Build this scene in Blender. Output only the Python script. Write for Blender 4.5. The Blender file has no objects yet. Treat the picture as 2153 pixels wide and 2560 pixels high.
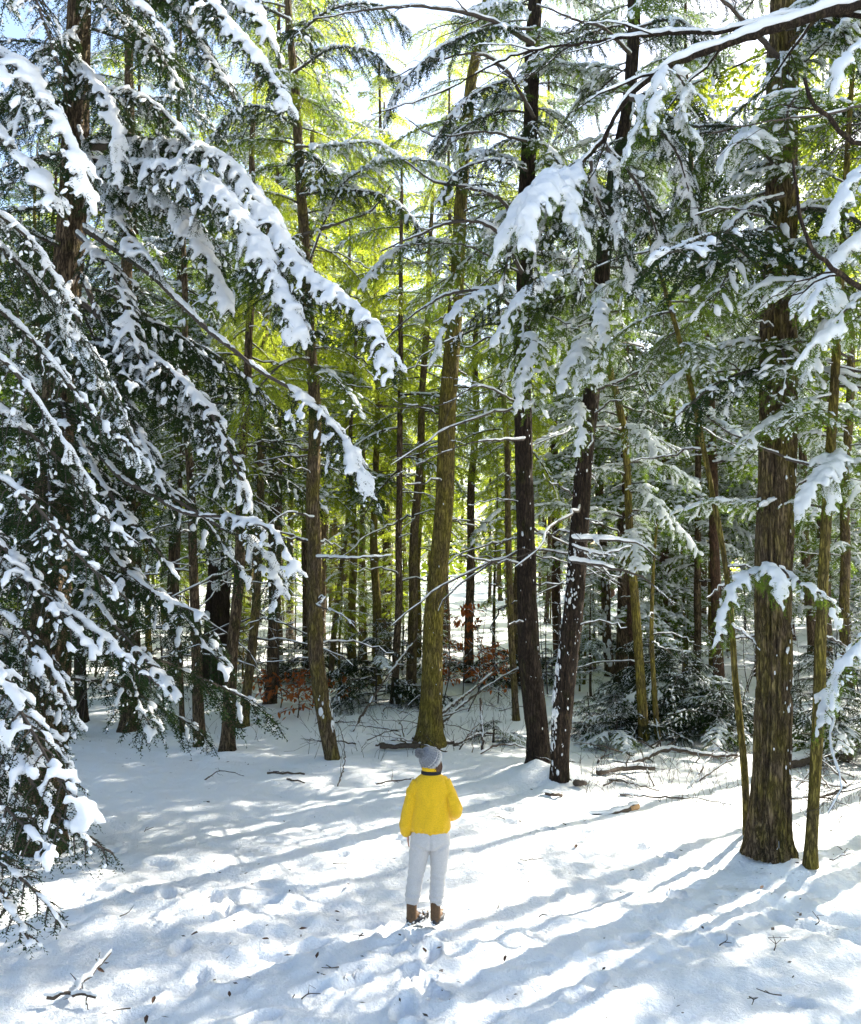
import bpy, math, random, time
import numpy as np
from mathutils import Vector, Matrix

T_START = time.time()
rng = np.random.default_rng(11)
random.seed(11)
C = bpy.context.scene.collection
SC = bpy.context.scene
R = math.radians

# ------------------------------------------------------------------ camera, world, sun, exposure
CAM_H = 3.5
F_PX, PITCH = 2262.0, math.atan(120 / 2262.0)
cam_d = bpy.data.cameras.new('camera')
cam = bpy.data.objects.new('camera', cam_d)
C.objects.link(cam)
cam.location = (0, 0, CAM_H)
cam.rotation_euler = (math.pi / 2 + PITCH, 0, 0)
cam_d.sensor_fit = 'VERTICAL'
cam_d.sensor_height = 24.0
cam_d.lens = 24.0 * F_PX / 2560.0
cam_d.clip_end = 3000
cam_d.clip_start = 0.05
SC.camera = cam

SUN_EL, SUN_AZ = 35.0, 51.0            # azimuth: degrees to the right of the view direction (+Y)
world = bpy.data.worlds.new('World')
SC.world = world
world.use_nodes = True
nt = world.node_tree
nt.nodes.clear()
sky = nt.nodes.new('ShaderNodeTexSky')
sky.sky_type = 'NISHITA'
sky.sun_disc = False
sky.sun_elevation = R(SUN_EL)
sky.sun_rotation = R(SUN_AZ)
sky.air_density = 1.0
sky.dust_density = 2.1
sky.ozone_density = 0.6
bg = nt.nodes.new('ShaderNodeBackground')
bg.inputs['Strength'].default_value = 0.12
wo = nt.nodes.new('ShaderNodeOutputWorld')
nt.links.new(sky.outputs[0], bg.inputs['Color'])
nt.links.new(bg.outputs[0], wo.inputs['Surface'])

sun_d = bpy.data.lights.new('sun', 'SUN')
sun_d.energy = 5.0
sun_d.angle = R(0.53)
sun_d.color = (1.0, 0.93, 0.80)
sun = bpy.data.objects.new('sun', sun_d)
C.objects.link(sun)
sdir = Vector((math.sin(R(SUN_AZ)) * math.cos(R(SUN_EL)), math.cos(R(SUN_AZ)) * math.cos(R(SUN_EL)), math.sin(R(SUN_EL))))
sun.rotation_euler = sdir.to_track_quat('Z', 'Y').to_euler()
sun.location = sdir * 60

SC.view_settings.view_transform = 'Standard'
SC.view_settings.look = 'None'
SC.view_settings.exposure = 1.88
SC.view_settings.gamma = 1.0
SC.view_settings.use_curve_mapping = False
SC.render.engine = 'CYCLES'
SC.cycles.max_bounces = 7
SC.cycles.diffuse_bounces = 4
SC.cycles.glossy_bounces = 2
SC.cycles.transmission_bounces = 5
SC.cycles.volume_bounces = 0
SC.cycles.sample_clamp_indirect = 6.0
SC.cycles.use_denoising = True
SC.cycles.caustics_reflective = False
SC.cycles.caustics_refractive = False

# ------------------------------------------------------------------ numpy noise
_NT = rng.random(65536)


def _h(ix, iy, iz):
    return _NT[((ix * 73856093) ^ (iy * 19349663) ^ (iz * 83492791)) & 65535]


def vnoise(p):
    p = np.asarray(p, float)
    i = np.floor(p).astype(np.int64)
    f = p - i
    u = f * f * (3 - 2 * f)
    x, y, z = i[..., 0], i[..., 1], i[..., 2]
    ux, uy, uz = u[..., 0], u[..., 1], u[..., 2]

    def L(a, b, t): return a + (b - a) * t
    a = L(L(_h(x, y, z), _h(x + 1, y, z), ux), L(_h(x, y + 1, z), _h(x + 1, y + 1, z), ux), uy)
    b = L(L(_h(x, y, z + 1), _h(x + 1, y, z + 1), ux), L(_h(x, y + 1, z + 1), _h(x + 1, y + 1, z + 1), ux), uy)
    return L(a, b, uz)


def fbm(p, o=4):
    p = np.asarray(p, float)
    s, a, n = 0, .5, 0
    for k in range(o):
        s = s + a * vnoise(p * 2 ** k + 17.3 * k)
        n += a
        a *= .5
    return s / n


def nrm(v):
    return v / (np.linalg.norm(v, axis=-1, keepdims=True) + 1e-9)


# ------------------------------------------------------------------ materials
def mat(name):
    m = bpy.data.materials.new(name)
    m.use_nodes = True
    t = m.node_tree
    t.nodes.clear()
    return m, t, t.nodes.new('ShaderNodeOutputMaterial')


def N(t, typ, **kw):
    n = t.nodes.new(typ)
    for k, v in kw.items():
        if k in n.inputs:
            n.inputs[k].default_value = v
        else:
            setattr(n, k, v)
    return n


def ramp(t, fac, stops):
    r = t.nodes.new('ShaderNodeValToRGB')
    e = r.color_ramp.elements
    while len(e) < len(stops):
        e.new(0.5)
    for k, (p, c) in enumerate(stops):
        e[k].position = p
        e[k].color = (*c, 1)
    t.links.new(fac, r.inputs[0])
    return r


def coords(t, scale=(1, 1, 1), which='Object'):
    tc = t.nodes.new('ShaderNodeTexCoord')
    mp = t.nodes.new('ShaderNodeMapping')
    mp.inputs['Scale'].default_value = scale
    t.links.new(tc.outputs[which], mp.inputs[0])
    return mp.outputs[0]


def noise(t, vec, scale, detail=4, rough=.55):
    n = N(t, 'ShaderNodeTexNoise')
    n.inputs['Scale'].default_value = scale
    n.inputs['Detail'].default_value = detail
    n.inputs['Roughness'].default_value = rough
    t.links.new(vec, n.inputs['Vector'])
    return n.outputs[0]


def bump(t, h, strength, dist):
    b = N(t, 'ShaderNodeBump')
    b.inputs['Strength'].default_value = strength
    b.inputs['Distance'].default_value = dist
    t.links.new(h, b.inputs['Height'])
    return b.outputs[0]


def simple(name, col, rough=.7, var=.25, scale=30, bs=.3, bd=.01, sheen=0, stretch=(1, 1, 1)):
    m, t, o = mat(name)
    v = coords(t, stretch)
    n = noise(t, v, scale)
    lo = tuple(c * (1 - var) for c in col)
    hi = tuple(min(1, c * (1 + var)) for c in col)
    r = ramp(t, n, [(.3, lo), (.7, hi)])
    p = N(t, 'ShaderNodeBsdfPrincipled')
    p.inputs['Roughness'].default_value = rough
    p.inputs['Sheen Weight'].default_value = sheen
    t.links.new(r.outputs[0], p.inputs['Base Color'])
    if bs:
        t.links.new(bump(t, n, bs, bd), p.inputs['Normal'])
    t.links.new(p.outputs[0], o.inputs[0])
    return m


def snow_material(name, ground=False):
    m, t, o = mat(name)
    v = coords(t)
    d = N(t, 'ShaderNodeBsdfDiffuse')
    if ground:
        n1 = noise(t, v, 26, 6, .65)
        n2 = noise(t, v, 4.2, 4, .55)
        mx = N(t, 'ShaderNodeMath', operation='MULTIPLY_ADD')
        t.links.new(n2, mx.inputs[0])
        mx.inputs[1].default_value = 2.0
        t.links.new(n1, mx.inputs[2])
        d.inputs['Color'].default_value = (.86, .88, .90, 1)
        t.links.new(bump(t, mx.outputs[0], .7, .04), d.inputs['Normal'])
        t.links.new(d.outputs[0], o.inputs[0])
    else:
        n1 = noise(t, v, 35, 4, .6)
        d.inputs['Color'].default_value = (.88, .90, .92, 1)
        bb = bump(t, n1, .35, .012)
        t.links.new(bb, d.inputs['Normal'])
        tr = N(t, 'ShaderNodeBsdfTranslucent')
        tr.inputs['Color'].default_value = (.86, .90, .95, 1)
        mix = N(t, 'ShaderNodeMixShader')
        mix.inputs[0].default_value = .40
        t.links.new(d.outputs[0], mix.inputs[1])
        t.links.new(tr.outputs[0], mix.inputs[2])
        t.links.new(mix.outputs[0], o.inputs[0])
    return m


def foliage_material(name, c_lo, c_hi, t_col, tmix):
    m, t, o = mat(name)
    v = coords(t)
    n = noise(t, v, 5.0, 3)
    oi = N(t, 'ShaderNodeObjectInfo')
    ad = N(t, 'ShaderNodeMath', operation='MULTIPLY_ADD')
    t.links.new(oi.outputs['Random'], ad.inputs[0])
    ad.inputs[1].default_value = .35
    t.links.new(n, ad.inputs[2])
    r = ramp(t, ad.outputs[0], [(.3, c_lo), (.95, c_hi)])
    d = N(t, 'ShaderNodeBsdfDiffuse')
    t.links.new(r.outputs[0], d.inputs['Color'])
    tr = N(t, 'ShaderNodeBsdfTranslucent')
    tr.inputs['Color'].default_value = (*t_col, 1)
    mix = N(t, 'ShaderNodeMixShader')
    mix.inputs[0].default_value = tmix
    t.links.new(d.outputs[0], mix.inputs[1])
    t.links.new(tr.outputs[0], mix.inputs[2])
    t.links.new(mix.outputs[0], o.inputs[0])
    return m


def bark_material(name, dark, light, moss, moss_amt):
    m, t, o = mat(name)
    v = coords(t, (1, 1, .16))
    n = noise(t, v, 34, 6, .65)
    vc = coords(t, (1, 1, .17))
    nc = noise(t, vc, 26, 6, .68)
    sb = N(t, 'ShaderNodeMath', operation='SUBTRACT')
    t.links.new(nc, sb.inputs[0])
    sb.inputs[1].default_value = .5
    ab = N(t, 'ShaderNodeMath', operation='ABSOLUTE')
    t.links.new(sb.outputs[0], ab.inputs[0])
    cr = N(t, 'ShaderNodeMapRange')
    cr.inputs[1].default_value = 0.0
    cr.inputs[2].default_value = .09
    cr.inputs[3].default_value = .20
    t.links.new(ab.outputs[0], cr.inputs[0])
    hm = N(t, 'ShaderNodeMath', operation='MULTIPLY')
    t.links.new(n, hm.inputs[0])
    t.links.new(cr.outputs[0], hm.inputs[1])
    n = hm.outputs[0]
    r = ramp(t, n, [(.12, dark), (.66, light)])
    v2 = coords(t, (1, 1, .45))
    n2 = noise(t, v2, 5.5, 5, .6)
    k = ramp(t, n2, [(max(.02, .62 - moss_amt * .5), (0, 0, 0)), (min(.98, .80 - moss_amt * .35), (1, 1, 1))])
    mx = N(t, 'ShaderNodeMix', data_type='RGBA')
    t.links.new(k.outputs[0], mx.inputs[0])
    t.links.new(r.outputs[0], mx.inputs[6])
    mr = ramp(t, n, [(.10, tuple(c * .22 for c in moss)), (.66, moss)])
    t.links.new(mr.outputs[0], mx.inputs[7])
    p = N(t, 'ShaderNodeBsdfPrincipled')
    p.inputs['Roughness'].default_value = .9
    p.inputs['Specular IOR Level'].default_value = .15
    t.links.new(mx.outputs[2], p.inputs['Base Color'])
    t.links.new(bump(t, n, 1.0, .06), p.inputs['Normal'])
    t.links.new(p.outputs[0], o.inputs[0])
    return m


M = {}
M['snow'] = snow_material('fresh_snow')
M['ground'] = snow_material('ground_snow', True)
M['needle_shade'] = foliage_material('hemlock_needles_shaded', (.006, .012, .007), (.022, .037, .018), (.06, .11, .02), .22)  # shaded copy of the needles: gloom under the boughs put into the colour
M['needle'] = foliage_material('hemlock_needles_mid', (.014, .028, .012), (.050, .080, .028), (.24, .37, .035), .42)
M['needle_sun'] = foliage_material('hemlock_needles_sunlit', (.022, .042, .012), (.085, .120, .028), (.54, .64, .06), .58)  # sunlit copy of the needles: the backlit glow is put into the colour
M['twig'] = simple('twig_bark', (.055, .042, .032), .9, .35, 40, .4, .01)
M['bark'] = bark_material('bark_brown', (.028, .019, .012), (.250, .178, .108), (.12, .105, .030), .15)
M['bark_dark'] = bark_material('bark_dark', (.022, .016, .012), (.085, .060, .042), (.085, .085, .025), .12)
M['bark_moss'] = bark_material('bark_mossy', (.050, .035, .022), (.250, .185, .112), (.29, .235, .062), .40)
M['bark_olive'] = bark_material('bark_olive', (.06, .045, .020), (.28, .215, .085), (.38, .31, .060), .55)  # lichen yellow, lifted so the bark colour also carries the trunks' sunlit gold
M['bark_red'] = bark_material('bark_reddish', (.040, .024, .016), (.17, .095, .060), (.14, .13, .03), .2)
M['log'] = simple('log_bark', (.075, .055, .040), .9, .4, 25, .6, .02)
M['cut'] = simple('cut_wood', (.42, .25, .11), .8, .25, 25, .2, .01)
M['leaf'] = foliage_material('dead_beech_leaves', (.16, .055, .022), (.30, .12, .05), (.62, .20, .06), .45)
M['leaf_old'] = simple('old_leaf', (.085, .042, .024), .8, .4, 30, .2, .004)
M['yellow'] = simple('yellow_fleece', (.72, .43, .006), .95, .16, 110, .55, .007, .15)
M['black'] = simple('black_trim', (.012, .011, .016), .85, .3, 120, .2, .004)
M['pants'] = simple('grey_sweatpants', (.50, .485, .48), .95, .14, 170, .35, .004, .15)
M['hat'] = simple('grey_knit', (.17, .18, .20), .95, .35, 90, .8, .008, .2)
M['hat_light'] = simple('pale_knit', (.36, .36, .36), .95, .25, 90, .8, .008, .2)
M['pompom'] = simple('grey_yarn', (.24, .25, .27), .95, .4, 120, .4, .01, .3)
M['hair'] = simple('brown_hair', (.085, .040, .020), .55, .4, 90, .5, .006, 0, (1, 1, .15))
M['skin'] = simple('skin', (.62, .36, .27), .55, .06, 30, .05, .002)
M['tan'] = simple('tan_leather', (.105, .054, .022), .7, .3, 60, .4, .006)
M['rubber'] = simple('dark_rubber', (.020, .022, .030), .6, .3, 60, .2, .004)


# ------------------------------------------------------------------ mesh helpers
def new_mesh(name, verts, tris=None, quads=None, mats=(), tri_mat=None, quad_mat=None, smooth=True):
    me = bpy.data.meshes.new(name)
    verts = np.asarray(verts, np.float32)
    nt_ = 0 if tris is None else len(tris)
    nq = 0 if quads is None else len(quads)
    loops = []
    if nt_:
        loops.append(np.asarray(tris, np.int32).ravel())
    if nq:
        loops.append(np.asarray(quads, np.int32).ravel())
    loops = np.concatenate(loops)
    me.vertices.add(len(verts))
    me.vertices.foreach_set('co', verts.ravel())
    me.loops.add(len(loops))
    me.loops.foreach_set('vertex_index', loops)
    me.polygons.add(nt_ + nq)
    starts = np.concatenate([np.arange(nt_) * 3, nt_ * 3 + np.arange(nq) * 4]).astype(np.int32)
    me.polygons.foreach_set('loop_start', starts)
    mi = np.zeros(nt_ + nq, np.int32)
    if tri_mat is not None and nt_:
        mi[:nt_] = tri_mat
    if quad_mat is not None and nq:
        mi[nt_:] = quad_mat
    me.polygons.foreach_set('material_index', mi)
    if np.isscalar(smooth):
        me.polygons.foreach_set('use_smooth', np.full(nt_ + nq, bool(smooth)))
    for m in mats:
        me.materials.append(m)
    me.update(calc_edges=True)
    return me


class MB:
    """collects triangles and quads with material indices"""

    def __init__(s):
        s.v, s.t, s.q, s.tm, s.qm, s.n = [], [], [], [], [], 0

    def add(s, v, t=None, q=None, m=0):
        v = np.asarray(v, float).reshape(-1, 3)
        if t is not None and len(t):
            t = np.asarray(t, int)
            s.t.append(t + s.n)
            s.tm.append(np.full(len(t), m))
        if q is not None and len(q):
            q = np.asarray(q, int)
            s.q.append(q + s.n)
            s.qm.append(np.full(len(q), m))
        s.v.append(v)
        s.n += len(v)
        return s

    def arrays(s):
        v = np.concatenate(s.v) if s.v else np.zeros((0, 3))
        t = np.concatenate(s.t) if s.t else np.zeros((0, 3), int)
        q = np.concatenate(s.q) if s.q else np.zeros((0, 4), int)
        tm = np.concatenate(s.tm) if s.tm else np.zeros(0, int)
        qm = np.concatenate(s.qm) if s.qm else np.zeros(0, int)
        return v, t, q, tm, qm

    def mesh(s, name, mats, smooth=True):
        v, t, q, tm, qm = s.arrays()
        return new_mesh(name, v, t, q, mats, tm, qm, smooth)


def tube(mb, pts, radii, n=6, m=0, cap=True, squash=None):
    pts = np.asarray(pts, float)
    radii = np.broadcast_to(np.asarray(radii, float), (len(pts),))
    tan = nrm(np.gradient(pts, axis=0))
    ref = np.array([0, 0, 1.0]) if abs(tan[:, 2]).mean() < .85 else np.array([1.0, 0, 0])
    a = nrm(np.cross(tan, ref))
    b = np.cross(a, tan)
    th = np.linspace(0, 2 * math.pi, n, endpoint=False)
    ring = pts[:, None] + radii[:, None, None] * (a[:, None] * np.cos(th)[None, :, None] + b[:, None] * np.sin(th)[None, :, None])
    k = len(pts)
    i, j = np.meshgrid(np.arange(k - 1), np.arange(n), indexing='ij')
    q = np.stack([i * n + j, i * n + (j + 1) % n, (i + 1) * n + (j + 1) % n, (i + 1) * n + j], -1).reshape(-1, 4)
    v = ring.reshape(-1, 3)
    t = None
    if cap:
        v = np.concatenate([v, pts[:1], pts[-1:]])
        jj = np.arange(n)
        t = np.concatenate([np.stack([(jj + 1) % n, jj, np.full(n, k * n)], -1),
                            np.stack([(k - 1) * n + jj, (k - 1) * n + (jj + 1) % n, np.full(n, k * n + 1)], -1)])
    mb.add(v, t, q, m)


def spline(pts, n):
    """Catmull-Rom through pts, n samples evenly by chord"""
    p = np.asarray(pts, float)
    if len(p) == 2:
        return p[0] + (p[1] - p[0]) * np.linspace(0, 1, n)[:, None]
    P = np.concatenate([2 * p[:1] - p[1:2], p, 2 * p[-1:] - p[-2:-1]])
    cl = np.concatenate([[0], np.cumsum(np.linalg.norm(np.diff(p, axis=0)[:, :3], axis=1))])
    s = np.linspace(0, cl[-1], n)
    k = np.clip(np.searchsorted(cl, s, side='right') - 1, 0, len(p) - 2)
    t = ((s - cl[k]) / (cl[k + 1] - cl[k] + 1e-9))[:, None]
    a, b, c, d = P[k], P[k + 1], P[k + 2], P[k + 3]
    return .5 * (2 * b + (c - a) * t + (2 * a - 5 * b + 4 * c - d) * t ** 2 + (3 * b - a - 3 * c + d) * t ** 3)


def ico(sub=1):
    import bmesh
    bm = bmesh.new()
    bmesh.ops.create_icosphere(bm, subdivisions=sub, radius=1)
    v = np.array([x.co[:] for x in bm.verts])
    f = np.array([[q.index for q in x.verts] for x in bm.faces])
    bm.free()
    return v, f


ICO1, ICO2, ICO3 = ico(1), ico(2), ico(3)
OCT = (np.array([[1, 0, 0], [-1, 0, 0], [0, 1, 0], [0, -1, 0], [0, 0, 1], [0, 0, -.4]], float),
       np.array([[0, 2, 4], [2, 1, 4], [1, 3, 4], [3, 0, 4], [2, 0, 5], [1, 2, 5], [3, 1, 5], [0, 3, 5]]))


def blobs(mb, cen, axx, scl, base=ICO1, m=0):
    """many copies of a small shape: centres, main axis (unit), scale (a,b,c)"""
    cen = np.asarray(cen, float)
    if not len(cen):
        return
    bv, bf = base
    x = nrm(np.asarray(axx, float))
    up = np.array([0, 0, 1.0]) + .001
    y = nrm(np.cross(np.broadcast_to(up, x.shape), x))
    z = np.cross(x, y)
    v = cen[:, None] + (bv[None, :, 0, None] * scl[:, None, 0, None] * x[:, None] +
                        bv[None, :, 1, None] * scl[:, None, 1, None] * y[:, None] +
                        bv[None, :, 2, None] * scl[:, None, 2, None] * z[:, None])
    f = bf[None] + (np.arange(len(cen)) * len(bv))[:, None, None]
    mb.add(v.reshape(-1, 3), f.reshape(-1, 3), None, m)


TMP = bpy.data.scenes.new('workbench')


def remesh(name, v, t, q, voxel, mats, smooth_it=4, disp=None, keep=1.0):
    """fuse overlapping closed shapes into one continuous surface"""
    me = new_mesh('raw', v, t, q)
    o = bpy.data.objects.new('raw', me)
    TMP.collection.objects.link(o)
    md = o.modifiers.new('r', 'REMESH')
    md.mode = 'VOXEL'
    md.voxel_size = voxel
    md.use_smooth_shade = True
    if smooth_it:
        sm = o.modifiers.new('s', 'SMOOTH')
        sm.factor = .5
        sm.iterations = smooth_it
    if keep < 1:
        dm = o.modifiers.new('d', 'DECIMATE')
        dm.ratio = keep
    vl = TMP.view_layers[0]
    vl.update()
    dg = vl.depsgraph
    ev = o.evaluated_get(dg)
    out = bpy.data.meshes.new_from_object(ev, depsgraph=dg)
    bpy.data.objects.remove(o)
    bpy.data.meshes.remove(me)
    out.name = name
    out.materials.clear()
    for m in mats:
        out.materials.append(m)
    if disp is not None:
        n = len(out.vertices)
        co = np.empty(n * 3, np.float32)
        no = np.empty(n * 3, np.float32)
        out.vertices.foreach_get('co', co)
        out.vertices.foreach_get('normal', no)
        co = co.reshape(-1, 3)
        no = no.reshape(-1, 3)
        co = co + no * disp(co)[:, None]
        out.vertices.foreach_set('co', co.astype(np.float32).ravel())
        out.update()
    return out


def mesh_arrays(me):
    n = len(me.vertices)
    co = np.empty(n * 3, np.float32)
    me.vertices.foreach_get('co', co)
    me.calc_loop_triangles()
    tr = np.empty(len(me.loop_triangles) * 3, np.int32)
    me.loop_triangles.foreach_get('vertices', tr)
    return co.reshape(-1, 3), tr.reshape(-1, 3)


def link(name, data, parent=None, label=None, cat=None, group=None, kind=None):
    o = bpy.data.objects.new(name, data)
    C.objects.link(o)
    if parent is not None:
        o.parent = parent
    if label:
        o['label'] = label
    if cat:
        o['category'] = cat
    if group:
        o['group'] = group
    if kind:
        o['kind'] = kind
    return o


def thing(name, label, cat, loc=(0, 0, 0), group=None):
    o = link(name, None, None, label, cat, group)
    o.location = loc
    o.empty_display_size = .3
    return o


# ------------------------------------------------------------------ picture point -> place
S = 2153 / 1764.0


def ray(px, py):
    x = (px * S - 1076.5) / F_PX
    y = (1280 - py * S) / F_PX
    cp, sp = math.cos(PITCH), math.sin(PITCH)
    return np.array([x, cp - sp * y, sp + cp * y])


def P3(px, py, d):
    r = ray(px, py)
    return np.array([0, 0, CAM_H]) + r * (d / r[1])


# ------------------------------------------------------------------ ground
MOUNDS = []      # (x, y, height, radius), filled from the tree list
PRINTS = []      # footprints (x, y, angle, depth)


def ground_base(x, y):
    x = np.asarray(x, float)
    y = np.asarray(y, float)
    z = np.zeros(np.broadcast(x, y).shape)
    o = np.zeros_like(z)
    z = z + .16 * (fbm(np.stack([x * .22, y * .22, o], -1), 3) - .5) * np.clip((y - 3) / 5, .2, 1)
    far = np.clip((y - 16) / 10, 0, 1)
    z = z + far * .5 * (fbm(np.stack([x * .16 + 9, y * .16, o + 3], -1), 3) - .45)
    z = z + np.clip((y - 30) / 60, 0, 3) * 1.2
    return z


def gz(x, y):
    z = float(ground_base(np.array([x]), np.array([y]))[0])
    for mx, my, mh, mr in MOUNDS:
        z += mh * math.exp(-((x - mx) ** 2 + (y - my) ** 2) / mr ** 2)
    return z


def G(px, py):
    """where the ray through a picture point meets the ground"""
    r = ray(px, py)
    t = CAM_H / max(1e-4, -r[2])
    for _ in range(12):
        p = r * t
        z = gz(p[0], p[1])
        t = t + .8 * ((CAM_H - z) / max(1e-4, -r[2]) - t)
    p = r * t
    return np.array([p[0], p[1], gz(p[0], p[1])])


# ------------------------------------------------------------------ boughs of hemlock
def gen_bough(path, r0, r1, width, seed, fol=(.12, 1.0), droop=1.0, step=.07, tstep=.036, tlen=.10,
              nlen=.015, nw=.0035, nstep=.006, snow=1.0, voxel=.02, speck=.25, limb_snow=True, snow_thr=.38,
              wood_sides=6, needle_mat=1, sec_wood=True, remesh_snow=True, limb_lump=1.0, reach=(.12, .62), snow_r=1.0):
    """returns (MB wood+needles, snow (v,t) or None)"""
    g = np.random.default_rng(seed)
    path = np.asarray(path, float)
    n = max(8, int(np.linalg.norm(np.diff(path, axis=0), axis=1).sum() / .12))
    P = spline(path, n)
    P = P + (np.stack([vnoise(P * 1.7 + seed), vnoise(P * 1.7 + seed + 31), vnoise(P * 1.7 + seed + 67)], -1) - .5) * .10 * np.linspace(0, 1, n)[:, None]
    L = np.linalg.norm(np.diff(P, axis=0), axis=1).sum()
    mb = MB()
    tube(mb, P, np.linspace(r0, r1, n), wood_sides, 0)
    sarc = np.arange(fol[0] * L, fol[1] * L, step)
    sarc = sarc + g.uniform(-.3, .3, len(sarc)) * step
    ns = len(sarc)
    tt = np.clip(sarc / L, 0, .999) * (n - 1)
    k = tt.astype(int)
    k2 = np.minimum(k + 1, n - 1)
    f = (tt - k)[:, None]
    base = P[k] * (1 - f) + P[k2] * f
    tan = nrm(P[k2] - P[k] + 1e-9)
    up = np.array([0, 0, 1.0])
    side = nrm(np.cross(tan, up))
    sgn = np.where(np.arange(ns) % 2, 1, -1)[:, None]
    u = ((sarc / L) - fol[0]) / max(1e-6, (fol[1] - fol[0]))
    u = np.clip(u, 0, 1)
    shape = np.minimum(1, 3.2 * u + .35) * np.clip(1 - u, 0, 1) ** .55 + .16
    ln = width * shape * g.uniform(.6, 1.15, ns)
    d0 = nrm(tan * g.uniform(.35, .8, (ns, 1)) + side * sgn * g.uniform(.6, 1, (ns, 1)) + up * g.uniform(-.15, .2, (ns, 1)))
    # the growing end carries on past the limb's tip
    J = 8
    tj = np.linspace(0, 1, J)
    dg_ = droop * g.uniform(.5, 1.35, (ns, 1, 1))
    D = nrm(d0[:, None] - up * dg_ * (tj[None, :, None] ** .9) * 1.5)
    Q = base[:, None] + np.cumsum(np.concatenate([np.zeros((ns, 1, 3)), D[:, :-1]], 1), 1) * (ln[:, None, None] / (J - 1))
    if sec_wood:
        for i in range(ns):
            tube(mb, Q[i, ::2], np.linspace(.0055, .002, len(Q[i, ::2])) * (1 + r0 * 4), 3, 0, False)
    # twigs
    cnt = np.maximum(2, (ln / tstep).astype(int))
    si = np.repeat(np.arange(ns), cnt)
    ci = np.concatenate([np.arange(c) for c in cnt])
    tv = (ci + g.uniform(.1, .9, len(ci))) / cnt[si]
    tv = np.clip(tv, 0, .995)
    a = tv * (J - 1)
    ka = a.astype(int)
    fa = (a - ka)[:, None]
    tb = Q[si, ka] * (1 - fa) + Q[si, np.minimum(ka + 1, J - 1)] * fa
    td = D[si, ka]
    ts = nrm(np.cross(td, up) + g.normal(0, .15, td.shape))
    sg = np.where(ci % 2, 1, -1)[:, None]
    tdir = nrm(td * g.uniform(.5, .9, (len(ci), 1)) + ts * sg * g.uniform(.5, .9, (len(ci), 1)) - up * droop * g.uniform(.05, .6, (len(ci), 1)))
    tl = tlen * g.uniform(.5, 1.25, len(ci)) * (1.1 - .5 * tv)
    # the secondaries themselves carry needles: add their pieces as twigs
    sb = Q[:, :-1].reshape(-1, 3)
    sd = D[:, :-1].reshape(-1, 3)
    sl = np.repeat(ln / (J - 1), J - 1) * 1.1
    tb, tdir, tl = np.concatenate([tb, sb]), np.concatenate([tdir, sd]), np.concatenate([tl, sl])
    nk = np.maximum(2, (tl / nstep).astype(int))
    ti = np.repeat(np.arange(len(tl)), nk)
    ni = np.concatenate([np.arange(c) for c in nk])
    tn = (ni + .5) / nk[ti]
    nd = tdir[ti]
    npos = tb[ti] + nd * (tl[ti] * tn)[:, None] - up * (.18 * droop * tl[ti] * tn ** 2)[:, None]
    nside = nrm(np.cross(nd, up) + g.normal(0, .25, nd.shape))
    ndir = nrm(nd * .55 + nside * np.where(ni % 2, 1, -1)[:, None] + g.normal(0, .22, nd.shape))
    nl = nlen * g.uniform(.7, 1.15, len(ti)) * (1.1 - .45 * tn)
    wv = nd * (nw * .5)
    A = npos - wv
    B = npos + wv
    T = npos + ndir * nl[:, None] + nd * nl[:, None] * .15
    v = np.stack([A, B, T], 1).reshape(-1, 3)
    t = np.arange(len(v)).reshape(-1, 3)
    mb.add(v, t, None, needle_mat)
    # snow
    sn = MB()
    if snow > 0:
        cs, ax, sc = [], [], []
        m = np.maximum(3, (ln / (.042 if remesh_snow else .12)).astype(int))
        si = np.repeat(np.arange(ns), m)
        ci = np.concatenate([np.arange(c) for c in m])
        tv = (ci + g.uniform(0, 1, len(ci))) / m[si]
        a = np.clip(tv, 0, .99) * (J - 1)
        ka = a.astype(int)
        fa = (a - ka)[:, None]
        p = Q[si, ka] * (1 - fa) + Q[si, np.minimum(ka + 1, J - 1)] * fa
        dd = D[si, ka]
        nz = vnoise(p * 4.5 + seed * 3.1) * .6 + vnoise(p * 11 + seed) * .4
        secr = g.uniform(-.16, .24, ns)[si]
        keep = (nz + secr - .16 * tv > snow_thr) & (tv < g.uniform(*reach, ns)[si])
        r = (.011 + snow * .025) * snow_r * (.30 + 1.15 * nz) * (1.1 - .55 * tv) * g.uniform(.5, 1.4, len(ci))
        p, dd, r = p[keep], dd[keep], r[keep]
        cen = p + up * (r * .45 + .004)[:, None] + g.normal(0, .010, p.shape)
        blobs(sn, cen, dd, np.stack([r * 1.8, r * 1.0, r * .70], -1), ICO1 if remesh_snow else OCT)
        nst = int(ns * speck * 3.2)
        if nst and remesh_snow:
            ss = g.integers(0, ns, nst)
            st0 = g.uniform(.12, .9, nst)
            slen = g.uniform(.03, .13, nst) / np.maximum(ln[ss], .08)
            for q_ in range(4):
                tq = st0 + slen * q_ / 3.0
                ok = (tq < .99) & (vnoise(Q[ss, 4] * 5 + seed) > .36)
                a = np.clip(tq, 0, .99) * (J - 1)
                ka = a.astype(int)
                fa = (a - ka)[:, None]
                p = Q[ss, ka] * (1 - fa) + Q[ss, np.minimum(ka + 1, J - 1)] * fa + g.normal(0, .010, (nst, 3))
                rq = g.uniform(.010, .020, nst) * (.8 + .35 * snow) * (1.15 if q_ in (1, 2) else .8) * voxel / .016
                blobs(sn, (p + up * (rq * .5)[:, None])[ok], D[ss, ka][ok], np.stack([rq * 2.2, rq, rq * .8], -1)[ok], ICO1)
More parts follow.
